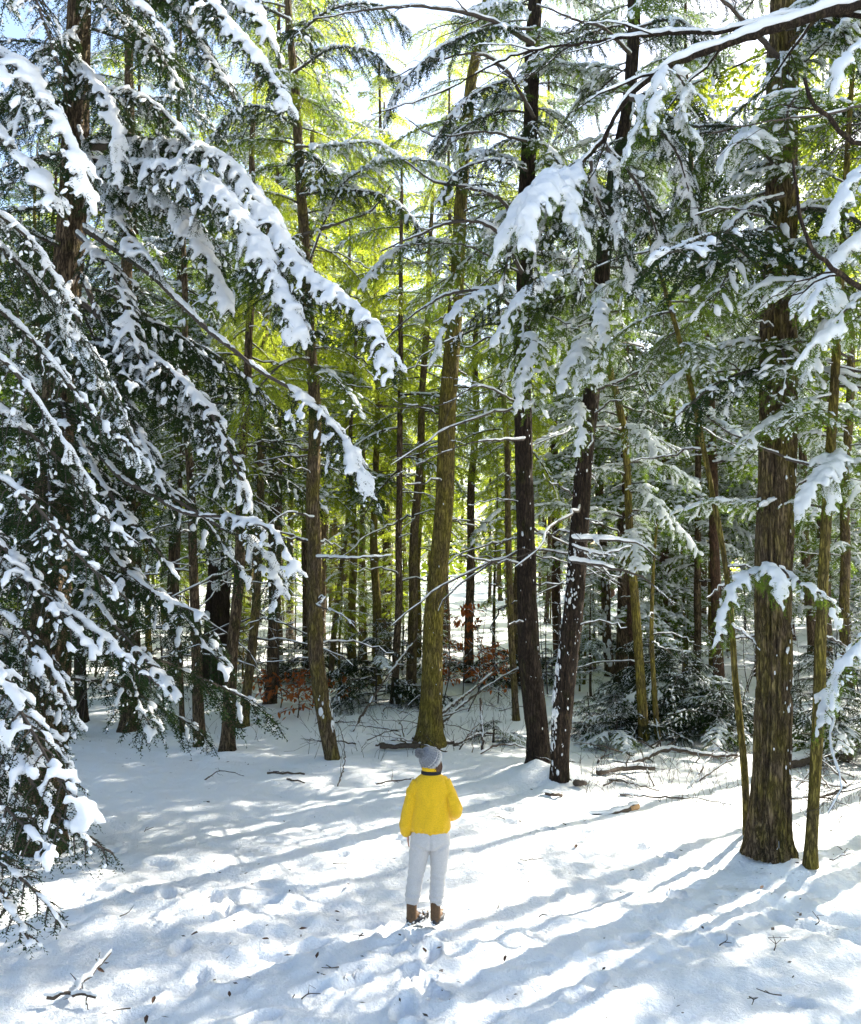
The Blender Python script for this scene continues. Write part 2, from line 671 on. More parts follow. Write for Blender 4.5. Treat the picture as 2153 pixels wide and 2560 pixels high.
        if limb_snow:
            mm = int(L / (.045 if remesh_snow else .12))
            tt = g.uniform(.0, 1, mm)
            kk = tt * (n - 1)
            k = kk.astype(int)
            f = (kk - k)[:, None]
            p = P[k] * (1 - f) + P[np.minimum(k + 1, n - 1)] * f
            dd = nrm(P[np.minimum(k + 1, n - 1)] - P[k] + 1e-9)
            rr = (r0 + (r1 - r0) * tt)
            nz = vnoise(p * 3 + seed * 1.7)
            kp = nz > .34
            rad = (rr * 1.0 + .012) * (.7 + .5 * nz) * limb_lump
            in_f = (tt > fol[0])
            rad = np.where(in_f, rad + snow * .012, rad)
            blobs(sn, (p + up * (rr * .75 + rad * .30)[:, None])[kp], dd[kp], np.stack([rad * 2.2, rad * 1.0, rad * .75], -1)[kp])
    out = None
    if sn.n:
        sv, st, _, _, _ = sn.arrays()
        if remesh_snow:
            me = remesh('s', sv, st, None, voxel, [], 2,
                        lambda co: .020 * (vnoise(co * 17) - .5) + .016 * (vnoise(co * 44) - .5), .26)
            sv, st = mesh_arrays(me)
            bpy.data.meshes.remove(me)
        out = MB().add(sv, st)
    if speck > 0 and snow > 0:
        nt_ = len(tl) - len(sl)
        q = vnoise(tb[:nt_] * 6 + seed * 2)
        pick = np.nonzero(g.uniform(0, 1, nt_) < speck * .38 * np.clip((q - .25) * 2.4, 0, 1))[0]
        c = tb[pick] + tdir[pick] * (tl[pick] * .5)[:, None] + up * .006
        s0 = g.uniform(.6, 1.5, len(pick)) * min(1.3, .5 + snow * .6)
        sp = np.stack([tl[pick] * .28 * s0, .011 * s0, .008 * s0], -1)
        out = out or MB()
        blobs(out, c, tdir[pick] + g.normal(0, .2, (len(pick), 3)), sp, ICO1)
    return mb, out


def bough_meshes(tag, mats, **kw):
    mb, sn = gen_bough(**kw)
    b = mb.mesh(tag, mats, smooth=False)
    s = sn.mesh(tag + '_snow', [M['snow']]) if sn is not None else None
    return b, s


def limb_path(L, rise, sag, bend, g):
    """a limb along +X from the origin, rising then drooping"""
    t = np.linspace(0, 1, 6)
    return np.stack([L * t, bend * t ** 2 * L, L * (rise * t - sag * t ** 2)], -1)


PROTO = {}


def build_protos():
    g = np.random.default_rng(5)
    for kind, nmat, snow, thr, speck in (('mid', 'needle', .60, .56, .6), ('heavy', 'needle', 1.1, .34, 1.0), ('bare', 'needle_sun', .35, .70, .08), ('dark', 'needle_shade', .45, .62, .40)):
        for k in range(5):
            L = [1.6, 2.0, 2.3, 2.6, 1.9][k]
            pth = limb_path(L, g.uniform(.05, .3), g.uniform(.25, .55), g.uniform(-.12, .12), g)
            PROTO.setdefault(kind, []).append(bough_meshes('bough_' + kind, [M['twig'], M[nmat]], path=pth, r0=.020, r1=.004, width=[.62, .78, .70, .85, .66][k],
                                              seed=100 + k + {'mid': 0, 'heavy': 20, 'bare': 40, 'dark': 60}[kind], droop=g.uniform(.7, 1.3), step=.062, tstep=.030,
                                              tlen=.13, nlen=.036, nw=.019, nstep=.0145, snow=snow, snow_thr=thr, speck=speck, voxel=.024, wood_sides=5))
    # dead limbs with a strip of snow
    for k in range(6):
        L = [.7, 1.0, 1.4, 1.9, .5, 1.2][k]
        pth = limb_path(L, g.uniform(-.1, .25), g.uniform(.0, .35), g.uniform(-.3, .3), g)
        P = spline(pth, 10)
        P[1:] += g.normal(0, .018, (9, 3)) * L
        mb, sn = MB(), MB()
        tube(mb, P, np.linspace(.017, .004, 10) * (.7 + .3 * L), 5)
        cs = []
        for j in range(g.integers(2, 6)):
            i0 = g.integers(2, 9)
            d = nrm(np.array([.7, g.choice([-1, 1]) * .7, g.uniform(-.5, .3)]))
            l2 = L * g.uniform(.15, .4)
            Q = P[i0] + d * np.linspace(0, l2, 5)[:, None] + np.array([0, 0, -.1]) * np.linspace(0, 1, 5)[:, None] ** 2 * l2 + g.normal(0, .01, (5, 3))
            Q[0] = P[i0]
            tube(mb, Q, np.linspace(.006, .002, 5), 3)
        sel = g.uniform(0, 1, 9) < .82
        run = [i for i in range(9) if sel[i]]
        for i in run:
            a, b = P[i], P[i + 1]
            c = (a + b) / 2 + np.array([0, 0, .016])
            r = g.uniform(.012, .022) * (1.15 - i / 14)
            blobs(sn, [c], [b - a], np.array([[np.linalg.norm(b - a) * .62, r, r * .8]]), ICO2)
        PROTO.setdefault('dead', []).append((mb.mesh('dead_limb', [M['twig']]), sn.mesh('dead_limb_snow', [M['snow']])))
    # low detail boughs, used only to put far crowns together
    PROTO['far'] = []
    for k in range(4):
        L = [1.8, 2.2, 2.6, 2.0][k]
        pth = limb_path(L, g.uniform(.05, .3), g.uniform(.3, .6), g.uniform(-.1, .1), g)
        mb, sn = gen_bough(path=pth, r0=.02, r1=.005, width=.85, seed=300 + k, droop=g.uniform(.8, 1.4), step=.13, tstep=.085, tlen=.26,
                           nlen=.10, nw=.060, nstep=.055, snow=0, speck=0, wood_sides=3, sec_wood=False)
        _, sn = gen_bough(path=pth, r0=.02, r1=.005, width=.75, seed=300 + k, droop=1.0, step=.20, tstep=.2, tlen=.26,
                          nlen=.085, nw=.04, nstep=.2, snow=2.9, speck=.0, snow_thr=.44, reach=(.3, .95), wood_sides=3, sec_wood=False, remesh_snow=False)
        fv = mb.arrays()[0]
        fv = fv[len(fv) // 6:]
        c = fv[g.integers(0, len(fv), 50)] + np.array([0, 0, .02])
        TET = (np.array([[1, 0, -.1], [-.5, .8, -.1], [-.5, -.8, -.1], [0, 0, .7]]), np.array([[0, 1, 3], [1, 2, 3], [2, 0, 3], [0, 2, 1]]))
        frost = MB()
        c2 = fv[g.integers(0, len(fv), 90)] + np.array([0, 0, .025])
        q2 = g.uniform(.03, .10, 90)
        blobs(frost, c2, g.normal(0, 1, (90, 3)) * [1, 1, .35], np.stack([q2 * 1.4, q2, q2 * .8], -1), TET)
        q_ = g.uniform(.03, .085, 50)
        blobs(sn, c, g.normal(0, 1, (50, 3)) * [1, 1, .35], np.stack([q_ * 1.3, q_, q_ * .8], -1), TET)
        PROTO['far'].append((mb.arrays(), sn.arrays(), frost.arrays()))


def far_crown(seed, H, z0, n, rad, nmat, snow_share):
    g = np.random.default_rng(seed)
    wb, ws = MB(), MB()
    for i in range(n):
        f = (i + g.uniform(0, 1)) / n
        z = z0 + (H - z0) * f ** .78
        l = rad * (1 - .72 * ((z - z0) / (H - z0))) * g.uniform(.55, 1.15) / 2.1
        az = g.uniform(0, 2 * math.pi)
        (v, t, q, tm, qm), (sv, stt, sq, _, _), (fv_, ft_, _, _, _) = PROTO['far'][g.integers(0, 4)]
        ca, sa = math.cos(az), math.sin(az)
        Rm = np.array([[ca, -sa, 0], [sa, ca, 0], [0, 0, 1]]) * l
        Rm[2, 2] *= g.uniform(.7, 1.3)
        off = np.array([0, 0, z])
        vv = v @ Rm.T + off
        wb.add(vv, t, None, 1)
        wb.tm[-1] = tm
        wb.t[-1] = t + wb.n - len(vv)
        if len(q):
            wb.q.append(q + wb.n - len(vv))
            wb.qm.append(qm)
        if g.uniform() < snow_share:
            ws.add(sv @ Rm.T + off, stt)
        if snow_share > .7:
            ws.add(fv_ @ Rm.T + off, ft_)
    cr = wb.mesh('crown', [M['twig'], M[nmat]], smooth=False)
    sn = ws.mesh('crown_snow', [M['snow']]) if ws.n else None
    return cr, sn


# ------------------------------------------------------------------ trunks
def trunk_mesh(pts, radii, seed, segs, dz, amp, mats, flare=0.59, freq=1.0):
    """bark-ridged trunk through points given in the tree's own frame"""
    pts = np.asarray(pts, float)
    L = np.linalg.norm(np.diff(pts, axis=0), axis=1).sum()
    n = max(6, int(L / dz))
    Q = spline(np.concatenate([pts, np.asarray(radii, float)[:, None]], 1), n)
    P, r = Q[:, :3], Q[:, 3]
    P = P + (np.stack([vnoise(np.stack([P[:, 2] * .5 + seed, P[:, 2] * 0 + k, P[:, 2] * 0], -1)) for k in (3, 8)] + [P[:, 2] * 0 + .5], -1) - .5) * .10 * np.clip(P[:, 2:3] / 2, 0, 1)
    th = np.linspace(0, 2 * math.pi, segs, endpoint=False)
    ct, st = np.cos(th), np.sin(th)
    z = P[:, 2] - P[0, 2]
    lob = 1 + flare * np.exp(-np.clip(z, 0, None) / .22)[:, None] * (.55 + .9 * vnoise(np.stack([ct * 1.6 + seed, st * 1.6, ct * 0], -1)))[None]
    rr = r[:, None] * lob
    zz = np.broadcast_to(z[:, None], rr.shape)
    px = np.stack([ct[None] * rr * 30 * freq + seed, st[None] * rr * 30 * freq, zz * 2.2 * freq], -1)
    w = vnoise(px)
    w2 = vnoise(np.stack([ct[None] * rr * 11 + seed, st[None] * rr * 11, zz * 1.4], -1))
    w3 = vnoise(px * 2.3)
    d = amp * (-1.1 * np.exp(-((w - .5) / .085) ** 2) + (w2 - .5) * .9 + (w3 - .5) * .6)
    rr = rr + np.minimum(d, rr * .5)
    v = P[:, None] + rr[..., None] * np.stack([np.broadcast_to(ct, rr.shape), np.broadcast_to(st, rr.shape), rr * 0], -1)
    i, j = np.meshgrid(np.arange(n - 1), np.arange(segs), indexing='ij')
    q = np.stack([i * segs + j, i * segs + (j + 1) % segs, (i + 1) * segs + (j + 1) % segs, (i + 1) * segs + j], -1).reshape(-1, 4)
    V = np.concatenate([v.reshape(-1, 3), P[-1:]])
    jj = np.arange(segs)
    t = np.stack([(n - 1) * segs + jj, (n - 1) * segs + (jj + 1) % segs, np.full(segs, n * segs)], -1)
    return new_mesh('trunk', V, t, q, mats), P, r


def snow_patches(P, r, seed, n, face, size=(.01, .05), zr=(0, 6), long=2.1):
    """flakes and lumps of snow stuck in the bark, on the side the angle 'face' looks to"""
    g = np.random.default_rng(seed)
    mb = MB()
    z = g.uniform(*zr, n)
    ok = []
    for zz in z:
        a = face + g.normal(0, .75)
        k = int(np.clip(np.searchsorted(P[:, 2], zz), 0, len(P) - 1))
        q = vnoise(np.array([math.cos(a) * 2 + seed, math.sin(a) * 2, zz * 1.4]))
        if q < .56 and g.uniform() > .12:
            continue
        s = g.uniform(*size) * (.5 + q) * (1 + 1.2 * (g.uniform() < .12))
        c = P[k] + np.array([math.cos(a), math.sin(a), 0]) * (r[k] * 1.0 + .004)
        c[2] = zz
        ok.append((c, s, a))
    for c, s, a in ok:
        blobs(mb, [c], [[0.05 * math.cos(a), .05 * math.sin(a), 1]], np.array([[s * long, s, s * .45]]), ICO2 if s > .03 else ICO1)
        # flatten against the bark
        v = mb.v[-1]
        nvec = np.array([math.cos(a), math.sin(a), 0])
        dd = (v - c) @ nvec
        mb.v[-1] = v - nvec[None] * (dd * .75)[:, None]
        mb.v[-1] += g.normal(0, s * .14, v.shape)
    return mb


def place(o, loc, rotz=0, rotx=0, roty=0, s=(1, 1, 1)):
    o.location = loc
    o.rotation_euler = (rotx, roty, rotz)
    o.scale = s if not np.isscalar(s) else (s, s, s)


def add_proto_bough(tree, kind, k, loc, az, s, tilt=0, roll=0, zs=1.0):
    b, sn = PROTO[kind][k % len(PROTO[kind])]
    o = link('dead_limb' if kind == 'dead' else 'bough', b, tree)
    place(o, loc, az, roll, tilt, (s, s, s * zs))
    if sn is not None:
        link('snow', sn, o, kind='stuff')
    return o


def hero_bough(tree, path_px, r0, r1, width, seed, dark=True, **kw):
    """a bough of its own through picture points (x, y, distance), hung on its tree"""
    pts = np.array([P3(*p) for p in path_px]) - np.array(tree.location)
    b, s = bough_meshes('bough', [M['twig'], M['needle_shade' if dark else 'needle']], path=pts, r0=r0, r1=r1, width=width, seed=seed, **kw)
    o = link('bough', b, tree)
    if s is not None:
        link('snow', s, o, kind='stuff')
    return o


def limb_mesh(tree, path_px, r0, r1, snow=.7, subs=0, seed=0, mat_='twig', name='limb'):
    """a bare limb through picture points with snow lying on it"""
    g = np.random.default_rng(seed + 900)
    pts = np.array([P3(*p) for p in path_px]) - np.array(tree.location)
    L = np.linalg.norm(np.diff(pts, axis=0), axis=1).sum()
    n = max(10, int(L / .08))
    P = spline(pts, n)
    P[1:-1] += g.normal(0, .006, (n - 2, 3))
    rad = np.linspace(r0, r1, n) * (1 + .12 * g.normal(0, 1, n).clip(-1, 1))
    mb, sn = MB(), MB()
    tube(mb, P, rad, 8)
    strips = [(P, rad)]
    for j in range(subs):
        i0 = int(g.integers(n // 5, n - 2))
        tan = nrm(P[i0 + 1] - P[i0])
        sd = nrm(np.cross(tan, [0, 0, 1.0])) * g.choice([-1, 1])
        d = nrm(tan * .8 + sd * g.uniform(.2, .7) + np.array([0, 0, g.uniform(-.7, .35)]))
        l2 = L * g.uniform(.12, .32)
        Q = P[i0] + d * np.linspace(0, l2, 8)[:, None] + np.array([0, 0, -.25]) * (np.linspace(0, 1, 8)[:, None] ** 2) * l2
        Q[1:] += g.normal(0, .012, (7, 3))
        rq = np.linspace(rad[i0] * .45, .002, 8)
        tube(mb, Q, rq, 5)
        strips.append((Q, rq))
        for h in range(2):
            i1 = int(g.integers(2, 7))
            d2 = nrm(d + g.normal(0, .5, 3))
            W = Q[i1] + d2 * np.linspace(0, l2 * .4, 5)[:, None] + g.normal(0, .008, (5, 3))
            W[0] = Q[i1]
            tube(mb, W, np.linspace(rq[i1] * .6, .0015, 5), 3)
    if snow > 0:
        for Q, rq in strips:
            m = max(4, int(np.linalg.norm(np.diff(Q, axis=0), axis=1).sum() / .035))
            t = np.linspace(0, .995, m) * (len(Q) - 1)
            k = t.astype(int)
            p = Q[k] + (Q[np.minimum(k + 1, len(Q) - 1)] - Q[k]) * (t - k)[:, None]
            dd = nrm(Q[np.minimum(k + 1, len(Q) - 1)] - Q[k] + 1e-9)
            rr = rq[k]
            nz = fbm(p * 2.2 + seed, 2)
            kp = nz > .56 - .30 * snow
            rad_ = (rr * 1.10 + .012) * (.6 + .8 * nz) * (.5 + .8 * snow)
            slope = 1 - .6 * np.abs(dd[:, 2])
            rad_ = rad_ * slope
            blobs(sn, (p + np.array([0, 0, 1.0]) * (rr * .8 + rad_ * .40)[:, None])[kp], dd[kp], np.stack([rad_ * 2, rad_, rad_ * .85], -1)[kp])
    o = link(name, mb.mesh(name, [M[mat_]]), tree)
    if sn.n:
        v, t, _, _, _ = sn.arrays()
        link('snow', remesh('snow', v, t, None, .014 if r0 < .05 else .02, [M['snow']], 3), o, kind='stuff')
    return o


# ------------------------------------------------------------------ which trees stand where (picture points: x, y, width)
TREES = [
    dict(key='big', label='massive old hemlock with furrowed mossy bark, thickest trunk beside the clearing', bark='bark_moss',
         pts=[(1576, 1768, 84), (1582, 1500, 74), (1588, 1300, 72), (1598, 1000, 73), (1602, 800, 74), (1604, 560, 68), (1610, 330, 64), (1612, 100, 60), (1616, -150, 52)], extra=3, freq=.62,
         segs=110, dz=.045, amp=.044, dead=10, dz0=2.4, dz1=7.5, nb=26, bz0=5.5, bz1=13, kind=['mid', 'dark', 'heavy'], ls=1.25, flare=0.37, keep=(2.0, 4.9)),
    dict(key='slim', label='slim yellow-barked young hemlock just right of the massive furrowed trunk', bark='bark_olive',
         pts=[(1660, 1792, 24), (1664, 1600, 23), (1672, 1400, 23), (1684, 1150, 22), (1700, 900, 20), (1718, 650, 17), (1735, 400, 14)], extra=2,
         segs=32, dz=.05, amp=.006, dead=8, dz0=1.5, dz1=6, nb=14, bz0=4.0, bz1=9, kind=['heavy', 'mid'], ls=.8, flare=0.42),
    dict(key='lean', label='thin stem leaning away from the foot of the massive trunk over the wood', bark='bark_olive',
         pts=[(1530, 1742, 15), (1526, 1600, 15), (1512, 1400, 14), (1502, 1250, 13), (1486, 1120, 12), (1455, 960, 12), (1424, 830, 11), (1386, 690, 10), (1350, 560, 8)], extra=.5,
         segs=24, dz=.06, amp=.005, dead=6, dz0=2, dz1=6.5, nb=5, bz0=6, bz1=8, kind=['mid'], ls=.7, flare=0.17),
    dict(key='twin_a', label='dark upright trunk, left half of the twin hemlock joined at a snowy foot', bark='bark_dark',
         pts=[(1105, 1585, 46), (1097, 1450, 46), (1083, 1250, 42), (1073, 1050, 38), (1067, 850, 36), (1066, 700, 35), (1075, 500, 34), (1092, 250, 32), (1096, 60, 30), (1098, -150, 27)], extra=4,
         segs=44, dz=.07, amp=.022, dead=26, dz0=2.2, dz1=8.5, nb=22, bz0=7.5, bz1=14, kind=['dark', 'mid', 'heavy'], ls=1.1, flare=0.34),
    dict(key='twin_b', label='dark leaning trunk plastered with snow, right half of the twin hemlock', bark='bark_dark',
         pts=[(1146, 1612, 34), (1152, 1450, 42), (1164, 1300, 42), (1180, 1100, 40), (1192, 950, 37), (1208, 800, 34), (1226, 620, 32), (1256, 400, 30), (1288, 150, 27), (1300, -100, 24)], extra=3,
         segs=44, dz=.07, amp=.022, dead=22, dz0=2.2, dz1=8.5, nb=22, bz0=6.8, bz1=14, kind=['dark', 'heavy', 'mid'], ls=1.1, flare=0.17),
    dict(key='center', label='straight olive-barked trunk rising just behind the person in yellow', bark='bark_olive',
         pts=[(879, 1532, 52), (884, 1400, 44), (893, 1250, 40), (905, 1050, 38), (917, 850, 36), (926, 700, 33), (938, 520, 28), (950, 350, 26), (972, 150, 22), (1000, -50, 18)], extra=3,
         segs=40, dz=.08, amp=.010, dead=16, dz0=3.5, dz1=9.5, nb=20, bz0=8.5, bz1=15, kind=['bare', 'dark', 'mid'], ls=1.0, flare=0.59),
    dict(key='curved', label='slender hemlock with a curved foot between the left thicket and the person', bark='bark_moss',
         pts=[(682, 1560, 26), (668, 1490, 32), (655, 1380, 33), (645, 1200, 31), (638, 1000, 28), (640, 850, 26), (632, 650, 24), (620, 450, 22), (604, 250, 19), (592, 50, 16), (588, -100, 13)], extra=2,
         segs=36, dz=.09, amp=.012, dead=20, dz0=1.5, dz1=9.0, nb=24, bz0=6.5, bz1=15, kind=['bare', 'mid', 'dark'], ls=1.0, flare=0.26),
    dict(key='pole_a', label='thin dark trunk leaning slightly, second in the line along the left edge of the clearing', bark='bark',
         pts=[(466, 1545, 27), (476, 1380, 26), (486, 1200, 22), (498, 1000, 19), (510, 800, 17), (514, 600, 15), (520, 350, 13)], extra=2,
         segs=32, dz=.08, amp=.009, dead=20, dz0=1.5, dz1=8, nb=16, bz0=5, bz1=12, kind=['dark', 'bare', 'mid'], ls=.95, flare=0.51),
    dict(key='pole_b', label='straight dark pole trunk left of the leaning one at the clearing edge', bark='bark',
         pts=[(411, 1535, 24), (405, 1450, 23), (398, 1250, 20), (390, 1050, 17), (382, 800, 14), (376, 500, 11)], extra=2,
         segs=32, dz=.08, amp=.008, dead=18, dz0=1.5, dz1=7, nb=16, bz0=4.5, bz1=11, kind=['dark', 'mid'], ls=.95, flare=0.34),
    dict(key='pole_c', label='dark trunk leaning to the right behind the line of poles', bark='bark_moss',
         pts=[(496, 1496, 22), (508, 1380, 20), (522, 1230, 18), (534, 1050, 16), (540, 850, 14), (545, 600, 12)], extra=2,
         segs=24, dz=.1, amp=.008, dead=14, dz0=1.5, dz1=7, nb=16, bz0=5, bz1=12, kind=['mid', 'bare'], ls=1.0, flare=0.59),
    dict(key='pole_d', label='dark trunk behind the orange beech leaves at the clearing edge', bark='bark',
         pts=[(552, 1446, 20), (558, 1350, 18), (566, 1150, 16), (570, 950, 14), (572, 700, 12)], extra=2,
         segs=24, dz=.1, amp=.008, dead=12, dz0=2, dz1=8, nb=16, bz0=5, bz1=13, kind=['mid', 'bare'], ls=1.1, flare=0.51),
    dict(key='pole_e', label='thinnest pole stem of the line along the left edge', bark='bark',
         pts=[(374, 1506, 11), (370, 1350, 11), (368, 1200, 10), (372, 1000, 9), (376, 800, 8)], extra=1,
         segs=16, dz=.12, amp=.004, dead=8, dz0=1.5, dz1=6, nb=8, bz0=4.5, bz1=9, kind=['dark', 'mid'], ls=.7, flare=0.34),
    dict(key='left_a', label='stout dark trunk half hidden behind the snowy boughs at the left', bark='bark',
         pts=[(264, 1500, 32), (264, 1350, 30), (264, 1150, 28), (265, 950, 26), (263, 700, 24), (262, 400, 21), (262, 150, 18), (260, -80, 15)], extra=2,
         segs=32, dz=.08, amp=.010, dead=14, dz0=2, dz1=9, nb=22, bz0=6, bz1=16, kind=['dark', 'mid'], ls=1.0, flare=0.51),
    dict(key='left_b', label='dark trunk of a close pair under the drooping left boughs, right one', bark='bark',
         pts=[(126, 1520, 30), (112, 1400, 26), (100, 1200, 22), (90, 900, 18)], extra=3,
         segs=24, dz=.1, amp=.010, dead=8, dz0=1.5, dz1=6, nb=16, bz0=4, bz1=12, kind=['dark', 'mid'], ls=1.0, flare=0.42),
    dict(key='left_c', label='dark trunk of a close pair under the drooping left boughs, left one', bark='bark',
         pts=[(100, 1515, 22), (84, 1400, 20), (66, 1200, 18), (50, 900, 15)], extra=3,
         segs=24, dz=.1, amp=.010, dead=6, dz0=1.5, dz1=6, nb=12, bz0=4, bz1=12, kind=['dark', 'mid'], ls=1.0, flare=0.42),
    dict(key='left_d', label='short visible trunk behind the pair at the far left of the clearing', bark='bark_dark',
         pts=[(166, 1486, 26), (164, 1400, 24), (160, 1200, 22), (158, 900, 18)], extra=3,
         segs=24, dz=.1, amp=.010, dead=6, dz0=1.5, dz1=6, nb=14, bz0=4, bz1=12, kind=['dark', 'mid'], ls=1.0, flare=0.51),
    dict(key='behind_twin', label='thin dark trunk showing just left of the twin hemlock', bark='bark_moss',
         pts=[(1058, 1482, 14), (1052, 1350, 14), (1046, 1150, 13), (1036, 950, 12), (1030, 800, 10)], extra=3,
         segs=16, dz=.12, amp=.006, dead=10, dz0=2, dz1=8, nb=14, bz0=6, bz1=14, kind=['bare'], ls=1.0, flare=0.34),
    dict(key='r1', label='dark snow-flecked trunk right of the twin hemlock, deeper in the wood', bark='bark',
         pts=[(1250, 1386, 20), (1244, 1300, 19), (1240, 1200, 19), (1230, 1050, 18), (1222, 850, 16), (1220, 650, 14)], extra=4,
         segs=20, dz=.12, amp=.010, dead=14, dz0=2.5, dz1=10, nb=24, bz0=4.8, bz1=17, kind=['heavy', 'mid'], ls=1.2, flare=0.34),
    dict(key='r2', label='mossy yellow-green stem with a crook, rising behind the snow-dusted bushes', bark='bark_olive',
         pts=[(1320, 1530, 20), (1314, 1400, 20), (1306, 1250, 18), (1292, 1080, 16), (1284, 920, 15), (1268, 820, 15), (1248, 740, 14), (1240, 560, 12)], extra=2,
         segs=28, dz=.08, amp=.006, dead=16, dz0=1.6, dz1=8, nb=20, bz0=3.8, bz1=13, kind=['heavy'], ls=.9, flare=0.34),
    dict(key='r2b', label='thin mossy sapling stem beside the crooked yellow-green one', bark='bark_olive',
         pts=[(1348, 1530, 12), (1342, 1430, 11), (1336, 1300, 9), (1340, 1180, 7), (1350, 1050, 5)], extra=.2,
         segs=12, dz=.12, amp=.003, dead=4, dz0=1.2, dz1=4, nb=0, bz0=4, bz1=5, kind=['mid'], ls=.5, flare=0.17),
    dict(key='r3', label='reddish-barked trunk catching sun in the right wood', bark='bark_red',
         pts=[(1356, 1372, 34), (1360, 1250, 32), (1364, 1100, 28), (1368, 950, 26), (1372, 800, 23), (1380, 600, 20)], extra=5,
         segs=28, dz=.1, amp=.014, dead=14, dz0=3, dz1=11, nb=28, bz0=5.8, bz1=19, kind=['heavy', 'mid', 'bare'], ls=1.3, flare=0.42),
    dict(key='r4', label='narrow dark trunk between the reddish trunk and the massive one', bark='bark',
         pts=[(1425, 1396, 16), (1430, 1250, 15), (1432, 1100, 14), (1430, 900, 13), (1436, 650, 11)], extra=4,
         segs=18, dz=.12, amp=.008, dead=12, dz0=2.5, dz1=9, nb=24, bz0=3.2, bz1=16, kind=['heavy'], ls=1.1, flare=0.34),
    dict(key='r5', label='pale olive trunk right of the narrow dark one, far in', bark='bark_olive',
         pts=[(1462, 1372, 17), (1458, 1250, 16), (1456, 1100, 14), (1454, 900, 12)], extra=7,
         segs=18, dz=.12, amp=.008, dead=8, dz0=3, dz1=9, nb=24, bz0=3.8, bz1=18, kind=['heavy'], ls=1.2, flare=0.34),
    dict(key='r6', label='dark trunk beyond the slim yellow one at the edge of the right wood', bark='bark_moss',
         pts=[(1738, 1420, 22), (1732, 1250, 21), (1730, 1050, 19), (1738, 850, 17), (1745, 600, 14)], extra=4,
         segs=20, dz=.12, amp=.010, dead=12, dz0=2, dz1=9, nb=26, bz0=3.2, bz1=16, kind=['heavy', 'mid'], ls=1.2, flare=0.34),
    dict(key='m1', label='thin dark trunk between the curved one and the olive one, leaning right', bark='bark_moss',
         pts=[(676, 1412, 12), (688, 1280, 12), (700, 1150, 11), (712, 1040, 9), (722, 850, 8)], extra=3,
         segs=16, dz=.14, amp=.006, dead=10, dz0=2.5, dz1=9, nb=14, bz0=5, bz1=13, kind=['bare'], ls=1.1, flare=0.34),
    dict(key='m2', label='upright dark trunk a little left of the olive trunk, deeper in the wood', bark='bark',
         pts=[(808, 1446, 17), (812, 1300, 15), (816, 1100, 14), (820, 900, 12), (822, 650, 10)], extra=4,
         segs=18, dz=.14, amp=.008, dead=16, dz0=2.5, dz1=9, nb=18, bz0=5.5, bz1=15, kind=['bare', 'mid'], ls=1.15, flare=0.42),
    dict(key='m3', label='dark trunk close beside the olive trunk, almost touching it in view', bark='bark_moss',
         pts=[(842, 1425, 22), (846, 1300, 20), (852, 1100, 18), (858, 950, 16), (872, 700, 13)], extra=4,
         segs=18, dz=.14, amp=.008, dead=14, dz0=3, dz1=10, nb=18, bz0=7, bz1=16, kind=['bare'], ls=1.2, flare=0.34),
    dict(key='m4', label='dark trunk behind the red-leaved beech sapling', bark='bark',
         pts=[(960, 1400, 20), (962, 1250, 18), (966, 1050, 16), (972, 850, 14)], extra=5,
         segs=18, dz=.14, amp=.008, dead=12, dz0=3, dz1=10, nb=18, bz0=8, bz1=18, kind=['bare'], ls=1.2, flare=0.34),
]


def tree_base(spec):
    x, y, w = spec['pts'][0]
    b = G(x, y)
    return b


for s_ in TREES:
    s_['base'] = tree_base(s_)
for s_ in TREES:
    b = s_['base']
    h = {'twin_a': .10, 'twin_b': .08, 'big': .10}.get(s_['key'], .085)
    MOUNDS.append((b[0], b[1] + .05, h, .75 if h > .09 else .48))
tw = [s_['base'] for s_ in TREES if s_['key'].startswith('twin')]
MOUNDS.append(((tw[0][0] + tw[1][0]) / 2, (tw[0][1] + tw[1][1]) / 2 + .1, .16, .5))

# footprints: a trampled path across the clearing plus a few stray tracks
g0 = np.random.default_rng(3)


def trail(pts, step, spread, dep=(.02, .05)):
    P = spline(np.array([[*G(*p)[:2], 0] for p in pts]), 400)
    L = np.concatenate([[0], np.cumsum(np.linalg.norm(np.diff(P, axis=0), axis=1))])
    s, k = 0, 0
    while s < L[-1]:
        i = min(len(P) - 2, int(np.searchsorted(L, s)))
        d = P[i + 1] - P[i]
        a = math.atan2(d[1], d[0])
        off = (.10 if k % 2 else -.10) + g0.normal(0, spread)
        PRINTS.append((P[i, 0] - math.sin(a) * off, P[i, 1] + math.cos(a) * off, a + g0.normal(0, .25), g0.uniform(*dep)))
        s += step * g0.uniform(.7, 1.3)
        k += 1


trail([(840, 2120), (850, 2020), (866, 1950), (880, 1896)], .36, .07, (.045, .065))
trail([(250, 2060), (520, 1990), (760, 1930), (860, 1880)], .45, .28)
trail([(260, 1800), (480, 1880), (640, 1900), (820, 1900)], .42, .25)
trail([(330, 1990), (420, 1900), (620, 1830)], .45, .3)
trail([(120, 1780), (420, 1760), (800, 1700), (1240, 1650)], .5, .35, (.01, .035))
trail([(900, 1640), (1100, 1690), (1300, 1720), (1500, 1820)], .45, .3, (.01, .04))
trail([(960, 2080), (1180, 1950), (1420, 1880), (1750, 1960)], .5, .45, (.015, .04))
trail([(540, 2090), (700, 2050), (960, 1960)], .4, .3)
trail([(1100, 2090), (1400, 2040), (1700, 2090)], .4, .5, (.01, .04))
TRK = [np.array([[*G(*p)[:2], 0] for p in q]) for q in ([(1560, 1850), (1640, 1880), (1764, 1915), (1850, 1940)], [(1590, 1835), (1660, 1858), (1764, 1880), (1850, 1900)])]


